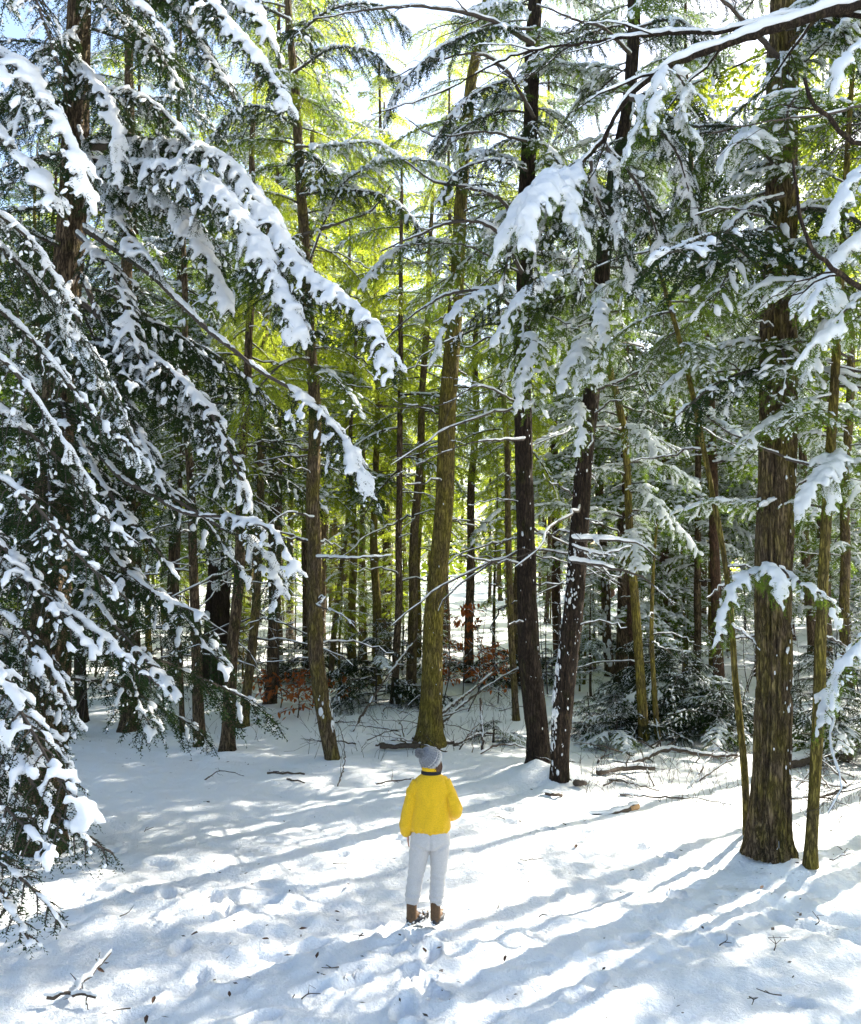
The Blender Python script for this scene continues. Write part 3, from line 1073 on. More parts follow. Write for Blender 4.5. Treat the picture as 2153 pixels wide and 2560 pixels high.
def axis_line(lo, hi, step, out_lo, out_hi, grow=1.13):
    a = list(np.arange(lo, hi + 1e-6, step))
    s, x = step, hi
    while x < out_hi:
        s *= grow
        x += s
        a.append(x)
    s, x = step, lo
    pre = []
    while x > out_lo:
        s *= grow
        x -= s
        pre.append(x)
    return np.array(pre[::-1] + a)


def build_ground():
    xs = axis_line(-7.0, 7.5, .048, -400, 400)
    ys = axis_line(5.3, 18.0, .048, -80, 700)
    X, Y = np.meshgrid(xs, ys)
    Z = ground_base(X, Y)
    for mx, my, mh, mr in MOUNDS:
        Z = Z + mh * np.exp(-((X - mx) ** 2 + (Y - my) ** 2) / mr ** 2) * (1 + .7 * (vnoise(np.stack([X * 3, Y * 3, X * 0 + 2], -1)) - .5))
    near = np.clip((30 - Y) / 12, 0, 1) * np.clip((Y + 4) / 6, 0, 1) * np.clip((16 - np.abs(X)) / 5, 0, 1)
    o = X * 0
    # the worn strip where people walk is packed lower and rougher
    wx = X + .5 * (fbm(np.stack([X * .5, Y * .5, o + 4], -1), 2) - .5)
    worn = np.exp(-((Y - 9.2 - .12 * wx) / 2.1) ** 2)
    lump = fbm(np.stack([X * 2.0, Y * 2.0, o + 7], -1), 4) - .5
    lump2 = fbm(np.stack([X * 5.5, Y * 5.5, o + 1], -1), 3) - .5
    rid = np.abs(vnoise(np.stack([X * 3.1, Y * 3.1, o + 5], -1)) - .5)
    Z = Z + near * (.085 * lump + .070 * lump2 * (.6 + .8 * worn) + .030 * (fbm(np.stack([X * 12, Y * 12, o + 2], -1), 2) - .5) * (.5 + worn) - .07 * rid * worn - .035 * worn)
    for (px, py, a, dep) in PRINTS:
        ix = slice(np.searchsorted(xs, px - .4), np.searchsorted(xs, px + .4))
        iy = slice(np.searchsorted(ys, py - .4), np.searchsorted(ys, py + .4))
        dx, dy = X[iy, ix] - px, Y[iy, ix] - py
        u = (dx * math.cos(a) + dy * math.sin(a)) / .150
        v = (-dx * math.sin(a) + dy * math.cos(a)) / .068
        q = u * u + v * v
        Z[iy, ix] += -dep * 2.1 * np.exp(-q ** 2) + dep * .75 * np.exp(-((np.sqrt(q) - 1.55) / .38) ** 2)
    for T in TRK:
        P = spline(T, 120)
        for p in P[:, :2]:
            ix = slice(np.searchsorted(xs, p[0] - .3), np.searchsorted(xs, p[0] + .3))
            iy = slice(np.searchsorted(ys, p[1] - .3), np.searchsorted(ys, p[1] + .3))
            q = ((X[iy, ix] - p[0]) ** 2 + (Y[iy, ix] - p[1]) ** 2) / .11 ** 2
            Z[iy, ix] += -.0075 * np.exp(-q)
    ny, nx = X.shape
    i, j = np.meshgrid(np.arange(ny - 1), np.arange(nx - 1), indexing='ij')
    q = np.stack([i * nx + j, i * nx + j + 1, (i + 1) * nx + j + 1, (i + 1) * nx + j], -1).reshape(-1, 4)
    me = new_mesh('snow_ground', np.stack([X, Y, Z], -1).reshape(-1, 3), None, q, [M['ground']])
    link('snow_ground', me, kind='structure')


build_ground()
build_protos()

# ------------------------------------------------------------------ the trees one can tell apart
gt = np.random.default_rng(21)
TREE = {}
TRUNK = {}
for s_ in TREES:
    b = s_['base']
    d = b[1]
    root = thing('hemlock_tree', s_['label'], 'tree', (b[0], d, gz(b[0], d) - .06))
    TREE[s_['key']] = root
    loc = np.array(root.location)
    pts, rad = [], []
    for k, (x, y, w) in enumerate(s_['pts']):
        p = P3(x, y, d) - loc
        if k == 0:
            p[2] = 0
            p[0] = 0
        p[1] = 0
        pts.append(p)
        rad.append(w * S / F_PX * d / 2)
    e = pts[-1] + (pts[-1] - pts[-2]) / np.linalg.norm(pts[-1] - pts[-2]) * s_['extra']
    pts.append(e)
    rad.append(rad[-1] * .6)
    me, P, r = trunk_mesh(pts, rad, len(TREE) * 7.3, s_['segs'], s_['dz'], s_['amp'], [M[s_['bark']]], s_['flare'], s_.get('freq', .8 if s_['segs'] > 30 else .6))
    tr = link('trunk', me, root)
    TRUNK[s_['key']] = (P, r)
    top = P[-1, 2]

    def at(z):
        k = int(np.clip(np.searchsorted(P[:, 2], z), 1, len(P) - 1))
        return P[k], r[k]
    nb = int(s_['nb'] * (2.0 if b[1] < 18.5 else 1.7))
    for i in range(nb):
        f = (i + gt.uniform(0, 1)) / nb
        z = s_['bz0'] + (min(s_['bz1'], top - .1) - s_['bz0']) * f
        c, rr = at(z)
        az = gt.uniform(0, 2 * math.pi)
        s = s_['ls'] * gt.uniform(.65, 1.2) * (1 - .45 * f)
        add_proto_bough(root, s_['kind'][int(gt.integers(0, len(s_['kind'])))], int(gt.integers(0, 5)), c, az, s, gt.uniform(-.2, .4), gt.uniform(-.35, .35), gt.uniform(.7, 1.4))
    for i in range(s_['dead']):
        z = gt.uniform(s_['dz0'], min(s_['dz1'], top - .2))
        if 'keep' in s_ and s_['keep'][0] < z < s_['keep'][1]:
            continue
        c, rr = at(z)
        az = gt.uniform(0, 2 * math.pi)
        c2 = c + np.array([math.cos(az), math.sin(az), 0]) * rr * .7
        add_proto_bough(root, 'dead', int(gt.integers(0, 6)), c2, az, gt.uniform(.7, 1.25), gt.uniform(-.2, .25))

for key, n, zr, sz, face in (('twin_b', 420, (.1, 6.5), (.004, .010), -2.4), ('twin_b', 260, (.1, 3.6), (.008, .022), -2.9), ('twin_a', 110, (.1, 5.5), (.004, .010), -1.2), ('big', 130, (.1, 7.0), (.004, .012), -.7),
                             ('big', 26, (.03, .22), (.012, .028), -1.2), ('r1', 120, (.2, 5), (.015, .035), -1.6), ('r3', 60, (.2, 6), (.015, .04), -1.6), ('center', 30, (.1, 5), (.004, .011), -1.5), ('curved', 60, (.0, 1.2), (.008, .022), -.4)):
    P, r = TRUNK[key]
    mb = snow_patches(P, r, hash(key) % 1 + len(key) + n, n, face, sz, zr)
    if mb.n:
        o = link('bark_snow', mb.mesh('bark_snow', [M['snow']]), TREE[key], kind='stuff')


# ------------------------------------------------------------------ the three close hemlocks whose boughs hang into the view
def plain_tree(key, label, loc, h, r, bark, segs=40, lean=(0, 0)):
    root = thing('hemlock_tree', label, 'tree', (loc[0], loc[1], gz(loc[0], loc[1]) - .06))
    TREE[key] = root
    z = np.linspace(0, h, 7)
    pts = np.stack([lean[0] * z, lean[1] * z, z], -1)
    me, P, rr = trunk_mesh(pts, np.linspace(r, r * .35, 7), len(key) * 3.1, segs, .10, .016, [M[bark]], .3)
    link('trunk', me, root)
    TRUNK[key] = (P, rr)
    return root


lb = P3(160, 90, 11.2)
n1 = plain_tree('near_left', 'big hemlock at the left whose snow-heavy boughs sweep towards the clearing', (lb[0] - .25, 11.2), 15, .27, 'bark', 56, (.022, 0))
n2 = plain_tree('edge_left', 'nearest hemlock at the left edge, drooping branches reaching the snow', (-4.3, 5.6), 13, .24, 'bark', 48)
n3 = plain_tree('edge_right', 'hemlock at the right edge whose long snow-capped limb arches over the massive trunk', (5.9, 8.6), 14, .22, 'bark', 48)

HB = dict(droop=1.4, step=.040, tstep=.023, tlen=.12, nlen=.027, nw=.0135, nstep=.0112)
# near left hemlock: the big snowed drapes
hero_bough(n1, [(175, 300, 11.0), (330, 300, 10.4), (450, 320, 9.8), (540, 430, 9.4), (610, 540, 9.0), (690, 600, 8.7), (765, 680, 8.4), (800, 770, 8.2)],
           .05, .010, .82, 1, snow=1.25, snow_thr=.20, speck=.5, voxel=.017, reach=(.3, .95), fol=(.10, 1), **{**HB, 'droop': 1.9})
hero_bough(n1, [(180, 330, 10.9), (290, 340, 10.2), (390, 350, 9.6), (470, 410, 9.2), (540, 510, 8.9), (600, 640, 8.6), (610, 690, 8.5)],
           .045, .010, .88, 2, snow=1.25, snow_thr=.20, speck=.5, voxel=.017, reach=(.3, .95), fol=(.08, 1), **{**HB, 'droop': 1.8})
hero_bough(n1, [(170, 380, 10.9), (270, 400, 10.4), (370, 440, 10.0), (430, 540, 9.7), (470, 640, 9.5)],
           .04, .010, .75, 3, snow=1.2, snow_thr=.34, speck=.35, fol=(.10, 1), **{**HB, 'droop': 1.8})
hero_bough(n1, [(175, 470, 11.0), (250, 520, 10.6), (330, 580, 10.2), (420, 670, 9.8), (520, 745, 9.4), (640, 830, 8.9), (700, 890, 8.7), (740, 960, 8.6), (762, 1015, 8.5)],
           .045, .007, .62, 4, snow=.8, snow_thr=.40, speck=.5, fol=(.72, 1), **HB)
hero_bough(n1, [(165, 560, 11.0), (230, 690, 10.4), (330, 745, 9.8), (420, 830, 9.4), (480, 940, 9.1), (510, 1040, 9.0)],
           .04, .008, .62, 5, snow=.7, snow_thr=.46, speck=.5, fol=(.25, 1), **{**HB, 'droop': 1.8})
hero_bough(n1, [(170, 620, 10.9), (300, 740, 10.2), (380, 800, 9.9), (430, 900, 9.6), (450, 1000, 9.5)],
           .035, .008, .6, 6, snow=.5, snow_thr=.5, speck=.5, fol=(.25, 1), **{**HB, 'droop': 1.8})
hero_bough(n1, [(160, 860, 10.9), (230, 960, 10.2), (310, 1015, 9.6), (400, 1055, 9.2), (500, 1060, 8.9), (560, 1090, 8.7), (612, 1170, 8.5)],
           .035, .006, .42, 7, snow=.75, snow_thr=.42, speck=.5, fol=(.72, 1), **HB)
hero_bough(n1, [(180, 880, 10.9), (330, 1000, 10.0), (450, 1085, 9.4), (520, 1110, 9.2), (570, 1190, 9.0), (560, 1250, 9.0)],
           .03, .006, .42, 8, snow=1.0, snow_thr=.36, speck=.4, fol=(.76, 1), **HB)
hero_bough(n1, [(155, 120, 11.0), (190, 165, 10.2), (225, 220, 9.8), (240, 310, 9.6), (238, 380, 9.5)],
           .035, .008, .42, 9, snow=1.0, snow_thr=.36, speck=.3, fol=(.1, 1), **{**HB, 'droop': 2.0})
hero_bough(n1, [(165, -210, 11.0), (290, -120, 9.6), (400, -30, 8.8), (480, 60, 8.3), (545, 140, 8.0), (598, 215, 7.8)],
           .04, .007, .85, 10, snow=1.05, snow_thr=.28, speck=.5, fol=(.15, 1), **{**HB, 'droop': 1.8})
hero_bough(n1, [(165, -200, 11.0), (300, -140, 9.9), (440, -80, 9.2), (520, 20, 8.8), (560, 90, 8.6)],
           .04, .008, .90, 11, snow=1.2, snow_thr=.24, speck=.5, fol=(.15, 1), **{**HB, 'droop': 1.8})
for k, (pp, w, sn, th) in enumerate([
        ([(160, 480, 11), (230, 560, 10.2), (270, 680, 9.8), (300, 800, 9.6)], .6, .85, .40),
        ([(160, 560, 11), (120, 640, 10.2), (180, 760, 9.4), (260, 880, 8.9), (300, 960, 8.8)], .62, .8, .40),
        ([(160, 700, 11), (230, 800, 10), (300, 930, 9.5), (330, 1010, 9.3)], .55, .7, .44),
        ([(160, 900, 11), (220, 1010, 10), (290, 1100, 9.5), (350, 1180, 9.3)], .55, .75, .42),
        ([(150, 1000, 11), (220, 1120, 10), (300, 1210, 9.4), (420, 1260, 9.0)], .55, .7, .42),
        ([(150, 1080, 11), (200, 1230, 10), (280, 1330, 9.4), (370, 1420, 9.1)], .5, .75, .40),
        ([(160, 260, 11), (210, 400, 10.4), (260, 480, 10.0), (330, 560, 9.7)], .55, 1.0, .36),
        ([(165, -150, 11), (260, -60, 10.0), (350, 10, 9.4), (430, 110, 9.0), (480, 200, 8.8)], .90, .7, .30),
        ([(165, -60, 11), (230, 20, 10.4), (300, 80, 10.0), (370, 180, 9.8)], .85, .7, .32),
        ([(160, 60, 11), (110, 100, 10.4), (60, 180, 10.0), (30, 280, 9.8)], .80, .7, .32),
        ([(170, 200, 11), (260, 190, 10.4), (330, 220, 10.1), (400, 290, 9.9)], .80, .8, .30)]):
    hero_bough(n1, pp, .032, .007, w, 30 + k, snow=sn, snow_thr=th + .17, snow_r=.85, speck=.38, fol=(.12, 1), **{**HB, 'droop': 1.5})

gn = np.random.default_rng(64)
for i in range(54):
    z = 1.9 + 10.5 * (i + gn.uniform()) / 54
    k_ = int(np.searchsorted(TRUNK['near_left'][0][:, 2], z))
    add_proto_bough(n1, 'dark', int(gn.integers(0, 5)), TRUNK['near_left'][0][min(k_, len(TRUNK['near_left'][0]) - 1)], gn.uniform(0, 6.28), gn.uniform(.9, 1.5) * (1.15 - .04 * z), gn.uniform(.0, .35), gn.uniform(-.1, .1))
for i in range(40):
    z = 1.4 + 9.5 * (i + gn.uniform()) / 40
    k_ = int(np.searchsorted(TRUNK['edge_left'][0][:, 2], z))
    add_proto_bough(n2, 'dark', int(gn.integers(0, 5)), TRUNK['edge_left'][0][k_], gn.uniform(.9, 5.4), gn.uniform(.7, 1.1), gn.uniform(.0, .3), gn.uniform(-.1, .1))
# nearest left hemlock
HN = dict(droop=1.2, step=.034, tstep=.020, tlen=.09, nlen=.0185, nw=.0092, nstep=.0088)
for k, (pp, w, sn, th) in enumerate([
        ([(-330, 40, 5.6), (-150, 60, 5.3), (20, 120, 5.0), (100, 230, 4.85), (150, 330, 4.75), (176, 420, 4.7)], .42, 1.15, .25),
        ([(-330, 120, 5.6), (-180, 150, 5.2), (-40, 230, 4.9), (60, 330, 4.8), (110, 420, 4.7)], .45, 1.2, .24),
        ([(-330, -260, 5.6), (-100, -200, 5.4), (90, -110, 5.3), (230, -30, 5.2), (330, 50, 5.1), (365, 110, 5.1)], .40, .85, .30),
        ([(-330, -200, 5.6), (-150, -150, 5.2), (40, -60, 5.0), (100, 60, 4.9), (130, 160, 4.9)], .38, .6, .42),
        ([(-330, 380, 5.6), (-120, 430, 5.6), (60, 560, 5.7), (170, 700, 5.8), (250, 860, 5.9)], .50, .60, .40),
        ([(-330, 480, 5.6), (-130, 540, 5.5), (60, 690, 5.5), (190, 850, 5.5), (290, 950, 5.6)], .50, .62, .40),
        ([(-330, 560, 5.6), (-150, 620, 5.4), (20, 760, 5.2), (120, 900, 5.2), (180, 1010, 5.2)], .45, .60, .40),
        ([(-330, 680, 5.6), (-130, 750, 5.4), (80, 900, 5.3), (210, 1050, 5.3), (295, 1110, 5.3)], .45, .58, .40),
        ([(-330, 820, 5.6), (-150, 880, 5.3), (30, 990, 5.1), (150, 1120, 5.0), (270, 1230, 5.0)], .45, .62, .38),
        ([(-330, 930, 5.6), (-150, 1000, 5.2), (10, 1120, 5.0), (120, 1240, 4.9), (200, 1330, 4.9)], .42, .65, .38),
        ([(-330, 1020, 5.6), (-130, 1080, 5.3), (60, 1200, 5.1), (200, 1300, 5.0), (330, 1400, 5.0)], .42, .62, .40),
        ([(-330, 1120, 5.6), (-150, 1160, 5.2), (0, 1250, 4.9), (100, 1360, 4.8), (150, 1450, 4.8)], .42, .70, .36),
        ([(-330, 1180, 5.6), (-180, 1250, 4.9), (-20, 1370, 4.4), (60, 1490, 4.2), (130, 1610, 4.1), (190, 1680, 4.05)], .40, .95, .30),
        ([(-330, 1280, 5.6), (-180, 1360, 4.8), (-30, 1480, 4.3), (60, 1600, 4.1), (140, 1700, 4.0), (220, 1740, 4.0)], .40, .85, .34),
        ([(-330, 1380, 5.6), (-200, 1480, 4.7), (-60, 1590, 4.2), (40, 1690, 4.0), (120, 1770, 3.9)], .36, .50, .44),
        ([(-330, 1450, 5.6), (-220, 1580, 4.6), (-80, 1700, 4.1), (30, 1770, 3.9), (100, 1840, 3.85), (140, 1900, 3.85)], .26, .16, .62),
        ([(-330, 1520, 5.6), (-220, 1660, 4.6), (-90, 1780, 4.1), (10, 1850, 3.9), (70, 1940, 3.8)], .26, .12, .66),
        ([(-330, 300, 5.6), (-130, 380, 5.6), (30, 460, 5.6), (110, 560, 5.6), (160, 660, 5.6)], .45, .6, .40),
        ([(-330, 1300, 5.6), (-200, 1400, 4.9), (-60, 1500, 4.5), (20, 1580, 4.4), (90, 1680, 4.35)], .46, .4, .44),
        ([(-330, 1340, 5.6), (-200, 1450, 5.0), (-50, 1560, 4.7), (60, 1640, 4.6), (150, 1720, 4.6)], .46, .4, .46),
        ([(-330, 1230, 5.6), (-180, 1330, 5.0), (-30, 1420, 4.8), (70, 1500, 4.7), (140, 1580, 4.7)], .46, .5, .42),
        ([(-330, 1420, 5.6), (-220, 1530, 4.8), (-90, 1640, 4.4), (-10, 1720, 4.3), (60, 1790, 4.25)], .40, .3, .50),
        ([(-330, 1500, 5.6), (-230, 1620, 4.7), (-100, 1730, 4.2), (-20, 1800, 4.0), (40, 1880, 3.95)], .28, .2, .58),
        ([(-330, 1100, 5.6), (-160, 1180, 5.3), (0, 1290, 5.2), (100, 1400, 5.2), (170, 1480, 5.2)], .48, .5, .42)]):
    hero_bough(n2, pp, .026, .004, w, 60 + k, snow=sn * (1.1 if k in (0, 1, 2) else .75), snow_thr=th + (.08 if k in (0, 1, 2) else .2 if k not in (12, 13) else .15), speck=.38, snow_r=.82, fol=(.22, 1), voxel=.013, **{**HN, **(dict(tlen=.07, droop=.5) if k in (15, 16, 22) else {})})

# right edge hemlock: the long limb and what hangs from it
limb_mesh(n3, [(1960, -30, 8.6), (1764, 8, 8.6), (1620, 48, 8.7), (1500, 88, 8.8), (1380, 132, 9.0), (1290, 195, 9.2), (1235, 285, 9.35), (1178, 350, 9.5)], .060, .016, 1.25, 4, 1, mat_='bark_dark', name='limb')
limb_mesh(n3, [(1960, 90, 8.6), (1830, 40, 8.7), (1640, 30, 9.0), (1480, 66, 9.3), (1380, 68, 9.6), (1180, 90, 10.0), (1050, 115, 10.3), (900, 190, 10.6), (760, 235, 11)], .032, .005, .8, 9, 2, mat_='bark_dark', name='limb')
limb_mesh(n3, [(1960, 130, 8.6), (1850, 200, 8.0), (1764, 292, 7.6), (1700, 245, 7.4), (1662, 205, 7.3), (1648, 160, 7.3)], .035, .016, .15, 2, 3, mat_='bark_dark', name='limb')
limb_mesh(n3, [(1960, 560, 8.6), (1850, 600, 7.8), (1764, 588, 7.4), (1700, 545, 7.2), (1655, 495, 7.1), (1637, 420, 7.1), (1625, 330, 7.1)], .038, .012, .25, 3, 4, mat_='bark_dark', name='limb')
limb_mesh(n3, [(1960, 250, 8.6), (1820, 215, 8.2), (1700, 232, 8.0), (1560, 250, 8.0), (1450, 275, 8.1)], .018, .005, .4, 5, 5, name='limb')
HR = dict(droop=1.6, step=.042, tstep=.025, tlen=.12, nlen=.026, nw=.0120, nstep=.0100, dark=False)
for k, (pp, w, sn, th) in enumerate([
        ([(1178, 350, 9.5), (1130, 372, 9.4), (1085, 400, 9.3), (1040, 460, 9.2), (1010, 540, 9.15)], .42, 2.0, .12),
        ([(1190, 345, 9.5), (1160, 370, 9.2), (1165, 420, 9.0), (1195, 480, 8.9), (1205, 520, 8.9)], .42, 1.9, .14),
        ([(1160, 365, 9.5), (1110, 390, 9.0), (1080, 440, 8.8), (1075, 510, 8.7)], .40, 1.8, .16),
        ([(1235, 285, 9.4), (1255, 340, 9.3), (1262, 430, 9.3), (1258, 540, 9.3)], .40, .8, .40),
        ([(1290, 200, 9.2), (1330, 215, 9.0), (1300, 270, 8.9), (1270, 340, 8.9)], .36, 1.3, .25),
        ([(1370, 140, 9.0), (1350, 160, 8.8), (1340, 215, 8.7), (1330, 270, 8.7)], .30, 1.4, .20),
        ([(1380, 140, 9.0), (1410, 190, 9.1), (1395, 240, 9.1), (1440, 300, 9.1)], .32, 1.3, .22),
        ([(1300, 230, 9.3), (1380, 300, 9.6), (1420, 400, 9.8), (1440, 480, 9.9)], .42, .7, .42),
        ([(1240, 300, 9.4), (1310, 380, 9.6), (1350, 480, 9.8), (1370, 560, 9.9)], .42, .7, .42),
        ([(1210, 330, 9.5), (1230, 420, 9.6), (1280, 520, 9.8), (1300, 620, 9.9)], .42, .75, .40),
        ([(1170, 360, 9.6), (1130, 420, 9.5), (1100, 520, 9.4), (1090, 600, 9.4)], .46, .6, .42),
        ([(1190, 350, 9.6), (1180, 430, 9.4), (1190, 540, 9.3), (1200, 620, 9.3)], .46, .6, .42),
        ([(1150, 370, 9.6), (1080, 430, 9.5), (1040, 520, 9.4), (1020, 610, 9.4)], .40, .7, .40)]):
    hero_bough(n3, pp, .022, .006, w, 100 + k, snow=sn, snow_thr=th + (.06 if k < 3 else .02), speck=.35, fol=(.05, 1), voxel=.018, reach=(.25, .9) if k in (0, 1, 2, 4, 5, 6) else (.15, .6), snow_r=1.1 if k < 3 else .95, **{**HR, 'dark': k in (3, 7, 8, 9, 10, 11, 12)})
for k, (pp, w, sn, th) in enumerate([
        ([(1960, 300, 8.6), (1830, 310, 8.0), (1760, 360, 7.7), (1710, 420, 7.5), (1690, 480, 7.4)], .42, 1.1, .28),
        ([(1960, 420, 8.6), (1830, 430, 8.0), (1750, 500, 7.7), (1690, 570, 7.6), (1650, 640, 7.5)], .42, 1.2, .26),
        ([(1960, 560, 8.6), (1830, 570, 8.1), (1740, 630, 7.9), (1680, 700, 7.8), (1640, 740, 7.8)], .40, .85, .36),
        ([(1960, 100, 8.6), (1840, 70, 8.2), (1764, 90, 8.0), (1710, 150, 7.9), (1690, 200, 7.9)], .36, .9, .34),
        ([(1960, 1250, 8.6), (1860, 1260, 8.2), (1770, 1310, 8.0), (1720, 1370, 7.9), (1700, 1440, 7.9)], .34, .9, .34)]):
    hero_bough(n3, pp, .024, .006, w, 120 + k, snow=sn, snow_thr=th, speck=.35, fol=(.2, 1), voxel=.020, reach=(.25, .8), **HR)

# single boughs of the other close trees
tb, ta, tc, bg_, sl, cv = TREE['twin_b'], TREE['twin_a'], TREE['center'], TREE['big'], TREE['slim'], TREE['curved']
for k, (tr, pp, w, sn, th) in enumerate([
        (tb, [(1228, 590, 13.3), (1180, 560, 12.6), (1110, 580, 12.0), (1050, 630, 11.7), (1005, 710, 11.5)], .50, 1.4, .26),
        (tb, [(1226, 600, 13.3), (1235, 590, 12.6), (1230, 640, 12.0), (1240, 700, 11.8), (1248, 740, 11.8)], .36, 1.4, .22),
        (tb, [(1215, 720, 13.3), (1200, 700, 12.7), (1170, 740, 12.3), (1140, 800, 12.1)], .38, 1.3, .26),
        (tb, [(1200, 850, 13.3), (1185, 830, 12.8), (1190, 880, 12.4), (1180, 940, 12.3)], .26, 1.1, .28),
        (tb, [(1225, 640, 13.3), (1330, 640, 12.8), (1400, 690, 12.6), (1450, 740, 12.5)], .42, .9, .36),
        (ta, [(1066, 620, 13.9), (1030, 590, 13.2), (960, 610, 12.7), (915, 660, 12.4), (880, 750, 12.3)], .40, 1.1, .28),
        (ta, [(1068, 700, 13.9), (1090, 690, 13.2), (1075, 760, 12.8), (1060, 840, 12.7)], .34, 1.2, .26),
        (bg_, [(1570, 1165, 10.0), (1545, 1172, 9.7), (1510, 1195, 9.5), (1485, 1250, 9.4), (1472, 1320, 9.35)], .30, 1.1, .20),
        (bg_, [(1570, 1165, 10.0), (1575, 1170, 9.5), (1590, 1200, 9.3), (1596, 1250, 9.2)], .26, 1.3, .18),
        (bg_, [(1600, 1165, 10.0), (1640, 1195, 9.7), (1690, 1225, 9.5), (1712, 1280, 9.4)], .26, 1.0, .25),
        (sl, [(1694, 960, 10.4), (1720, 930, 10.0), (1690, 970, 9.6), (1650, 1020, 9.4), (1630, 1070, 9.4)], .34, 1.3, .22),
        (sl, [(1696, 940, 10.4), (1690, 940, 9.9), (1705, 990, 9.6), (1710, 1050, 9.5)], .30, 1.2, .22),
        (sl, [(1672, 1440, 10.4), (1690, 1430, 10.1), (1680, 1480, 9.9), (1665, 1520, 9.9)], .20, 1.2, .2),
        (sl, [(1720, 640, 10.4), (1700, 660, 10.0), (1660, 740, 9.7), (1640, 800, 9.7)], .36, 1.1, .26),
        (tc, [(938, 520, 17), (880, 490, 16.2), (800, 520, 15.4), (740, 590, 15)], .6, 1.0, .34),
        (cv, [(625, 560, 15.6), (700, 380, 15), (800, 330, 14.4), (900, 340, 14), (960, 390, 13.8)], .7, .8, .42),
        (cv, [(606, 300, 15.6), (680, 300, 15), (760, 290, 14.6), (830, 330, 14.4)], .7, 1.0, .38)]):
    hero_bough(tr, pp, .022, .006, w, 150 + k, snow=sn, snow_thr=th + (.10 if k < 5 else .05), speck=.4, fol=(.15, 1), voxel=.018, snow_r=.85 if k < 5 else 1.0, **{**HR, 'nw': .013, 'nstep': .011, 'droop': 1.5, 'reach': (.2, .75)})

la, pa_ = TREE['left_a'], TREE['pole_a']
for k, (tr, pp, w) in enumerate([
        (ta, [(1092, 60, 13.9), (1000, 60, 13.0), (900, 100, 12.2), (820, 170, 11.8), (790, 240, 11.7)], .70),
        (ta, [(1094, 150, 13.9), (1000, 180, 13.0), (930, 230, 12.5), (880, 300, 12.3)], .62),
        (ta, [(1080, 350, 13.9), (1010, 330, 13.2), (940, 350, 12.8), (900, 410, 12.6)], .55),
        (cv, [(616, 400, 15.6), (700, 390, 15.0), (790, 400, 14.5), (850, 450, 14.3), (870, 500, 14.3)], .75),
        (cv, [(600, 150, 15.6), (680, 100, 15.0), (760, 110, 14.5), (820, 160, 14.3)], .85),
        (cv, [(592, 40, 15.6), (500, 0, 15.0), (430, 20, 14.6), (380, 80, 14.4)], .85),
        (cv, [(608, 260, 15.6), (540, 220, 15.0), (470, 230, 14.6), (420, 290, 14.4)], .85),
        (cv, [(596, 80, 15.6), (680, 20, 15.0), (770, 10, 14.6), (840, 60, 14.4)], .85),
        (tb, [(1296, 60, 13.3), (1380, 40, 12.6), (1440, 90, 12.2), (1470, 160, 12.0)], .70),
        (tb, [(1280, 200, 13.3), (1360, 230, 12.7), (1430, 300, 12.4), (1450, 380, 12.3)], .70),
        (tb, [(1262, 380, 13.3), (1330, 420, 12.7), (1400, 480, 12.4), (1420, 560, 12.3)], .70),
        (bg_, [(1612, 60, 10.2), (1690, 40, 9.6), (1740, 90, 9.3), (1760, 150, 9.2)], .50),
        (bg_, [(1606, 400, 10.2), (1540, 420, 9.8), (1480, 480, 9.6), (1450, 560, 9.5)], .50),
        (la, [(262, 150, 18.2), (340, 100, 17.6), (420, 120, 17.2), (480, 190, 17.0)], .95),
        (la, [(261, 60, 18.2), (330, 0, 17.6), (400, 10, 17.2), (460, 70, 17.0)], .95),
        (la, [(262, 220, 18.2), (340, 200, 17.6), (420, 240, 17.2), (470, 310, 17.0)], .90)]):
    hero_bough(tr, pp, .024, .006, w, 220 + k, snow=.55, snow_thr=.48, speck=.45, fol=(.12, 1), voxel=.022, droop=1.6, step=.055, tstep=.030, tlen=.14, nlen=.034, nw=.017, nstep=.0125)

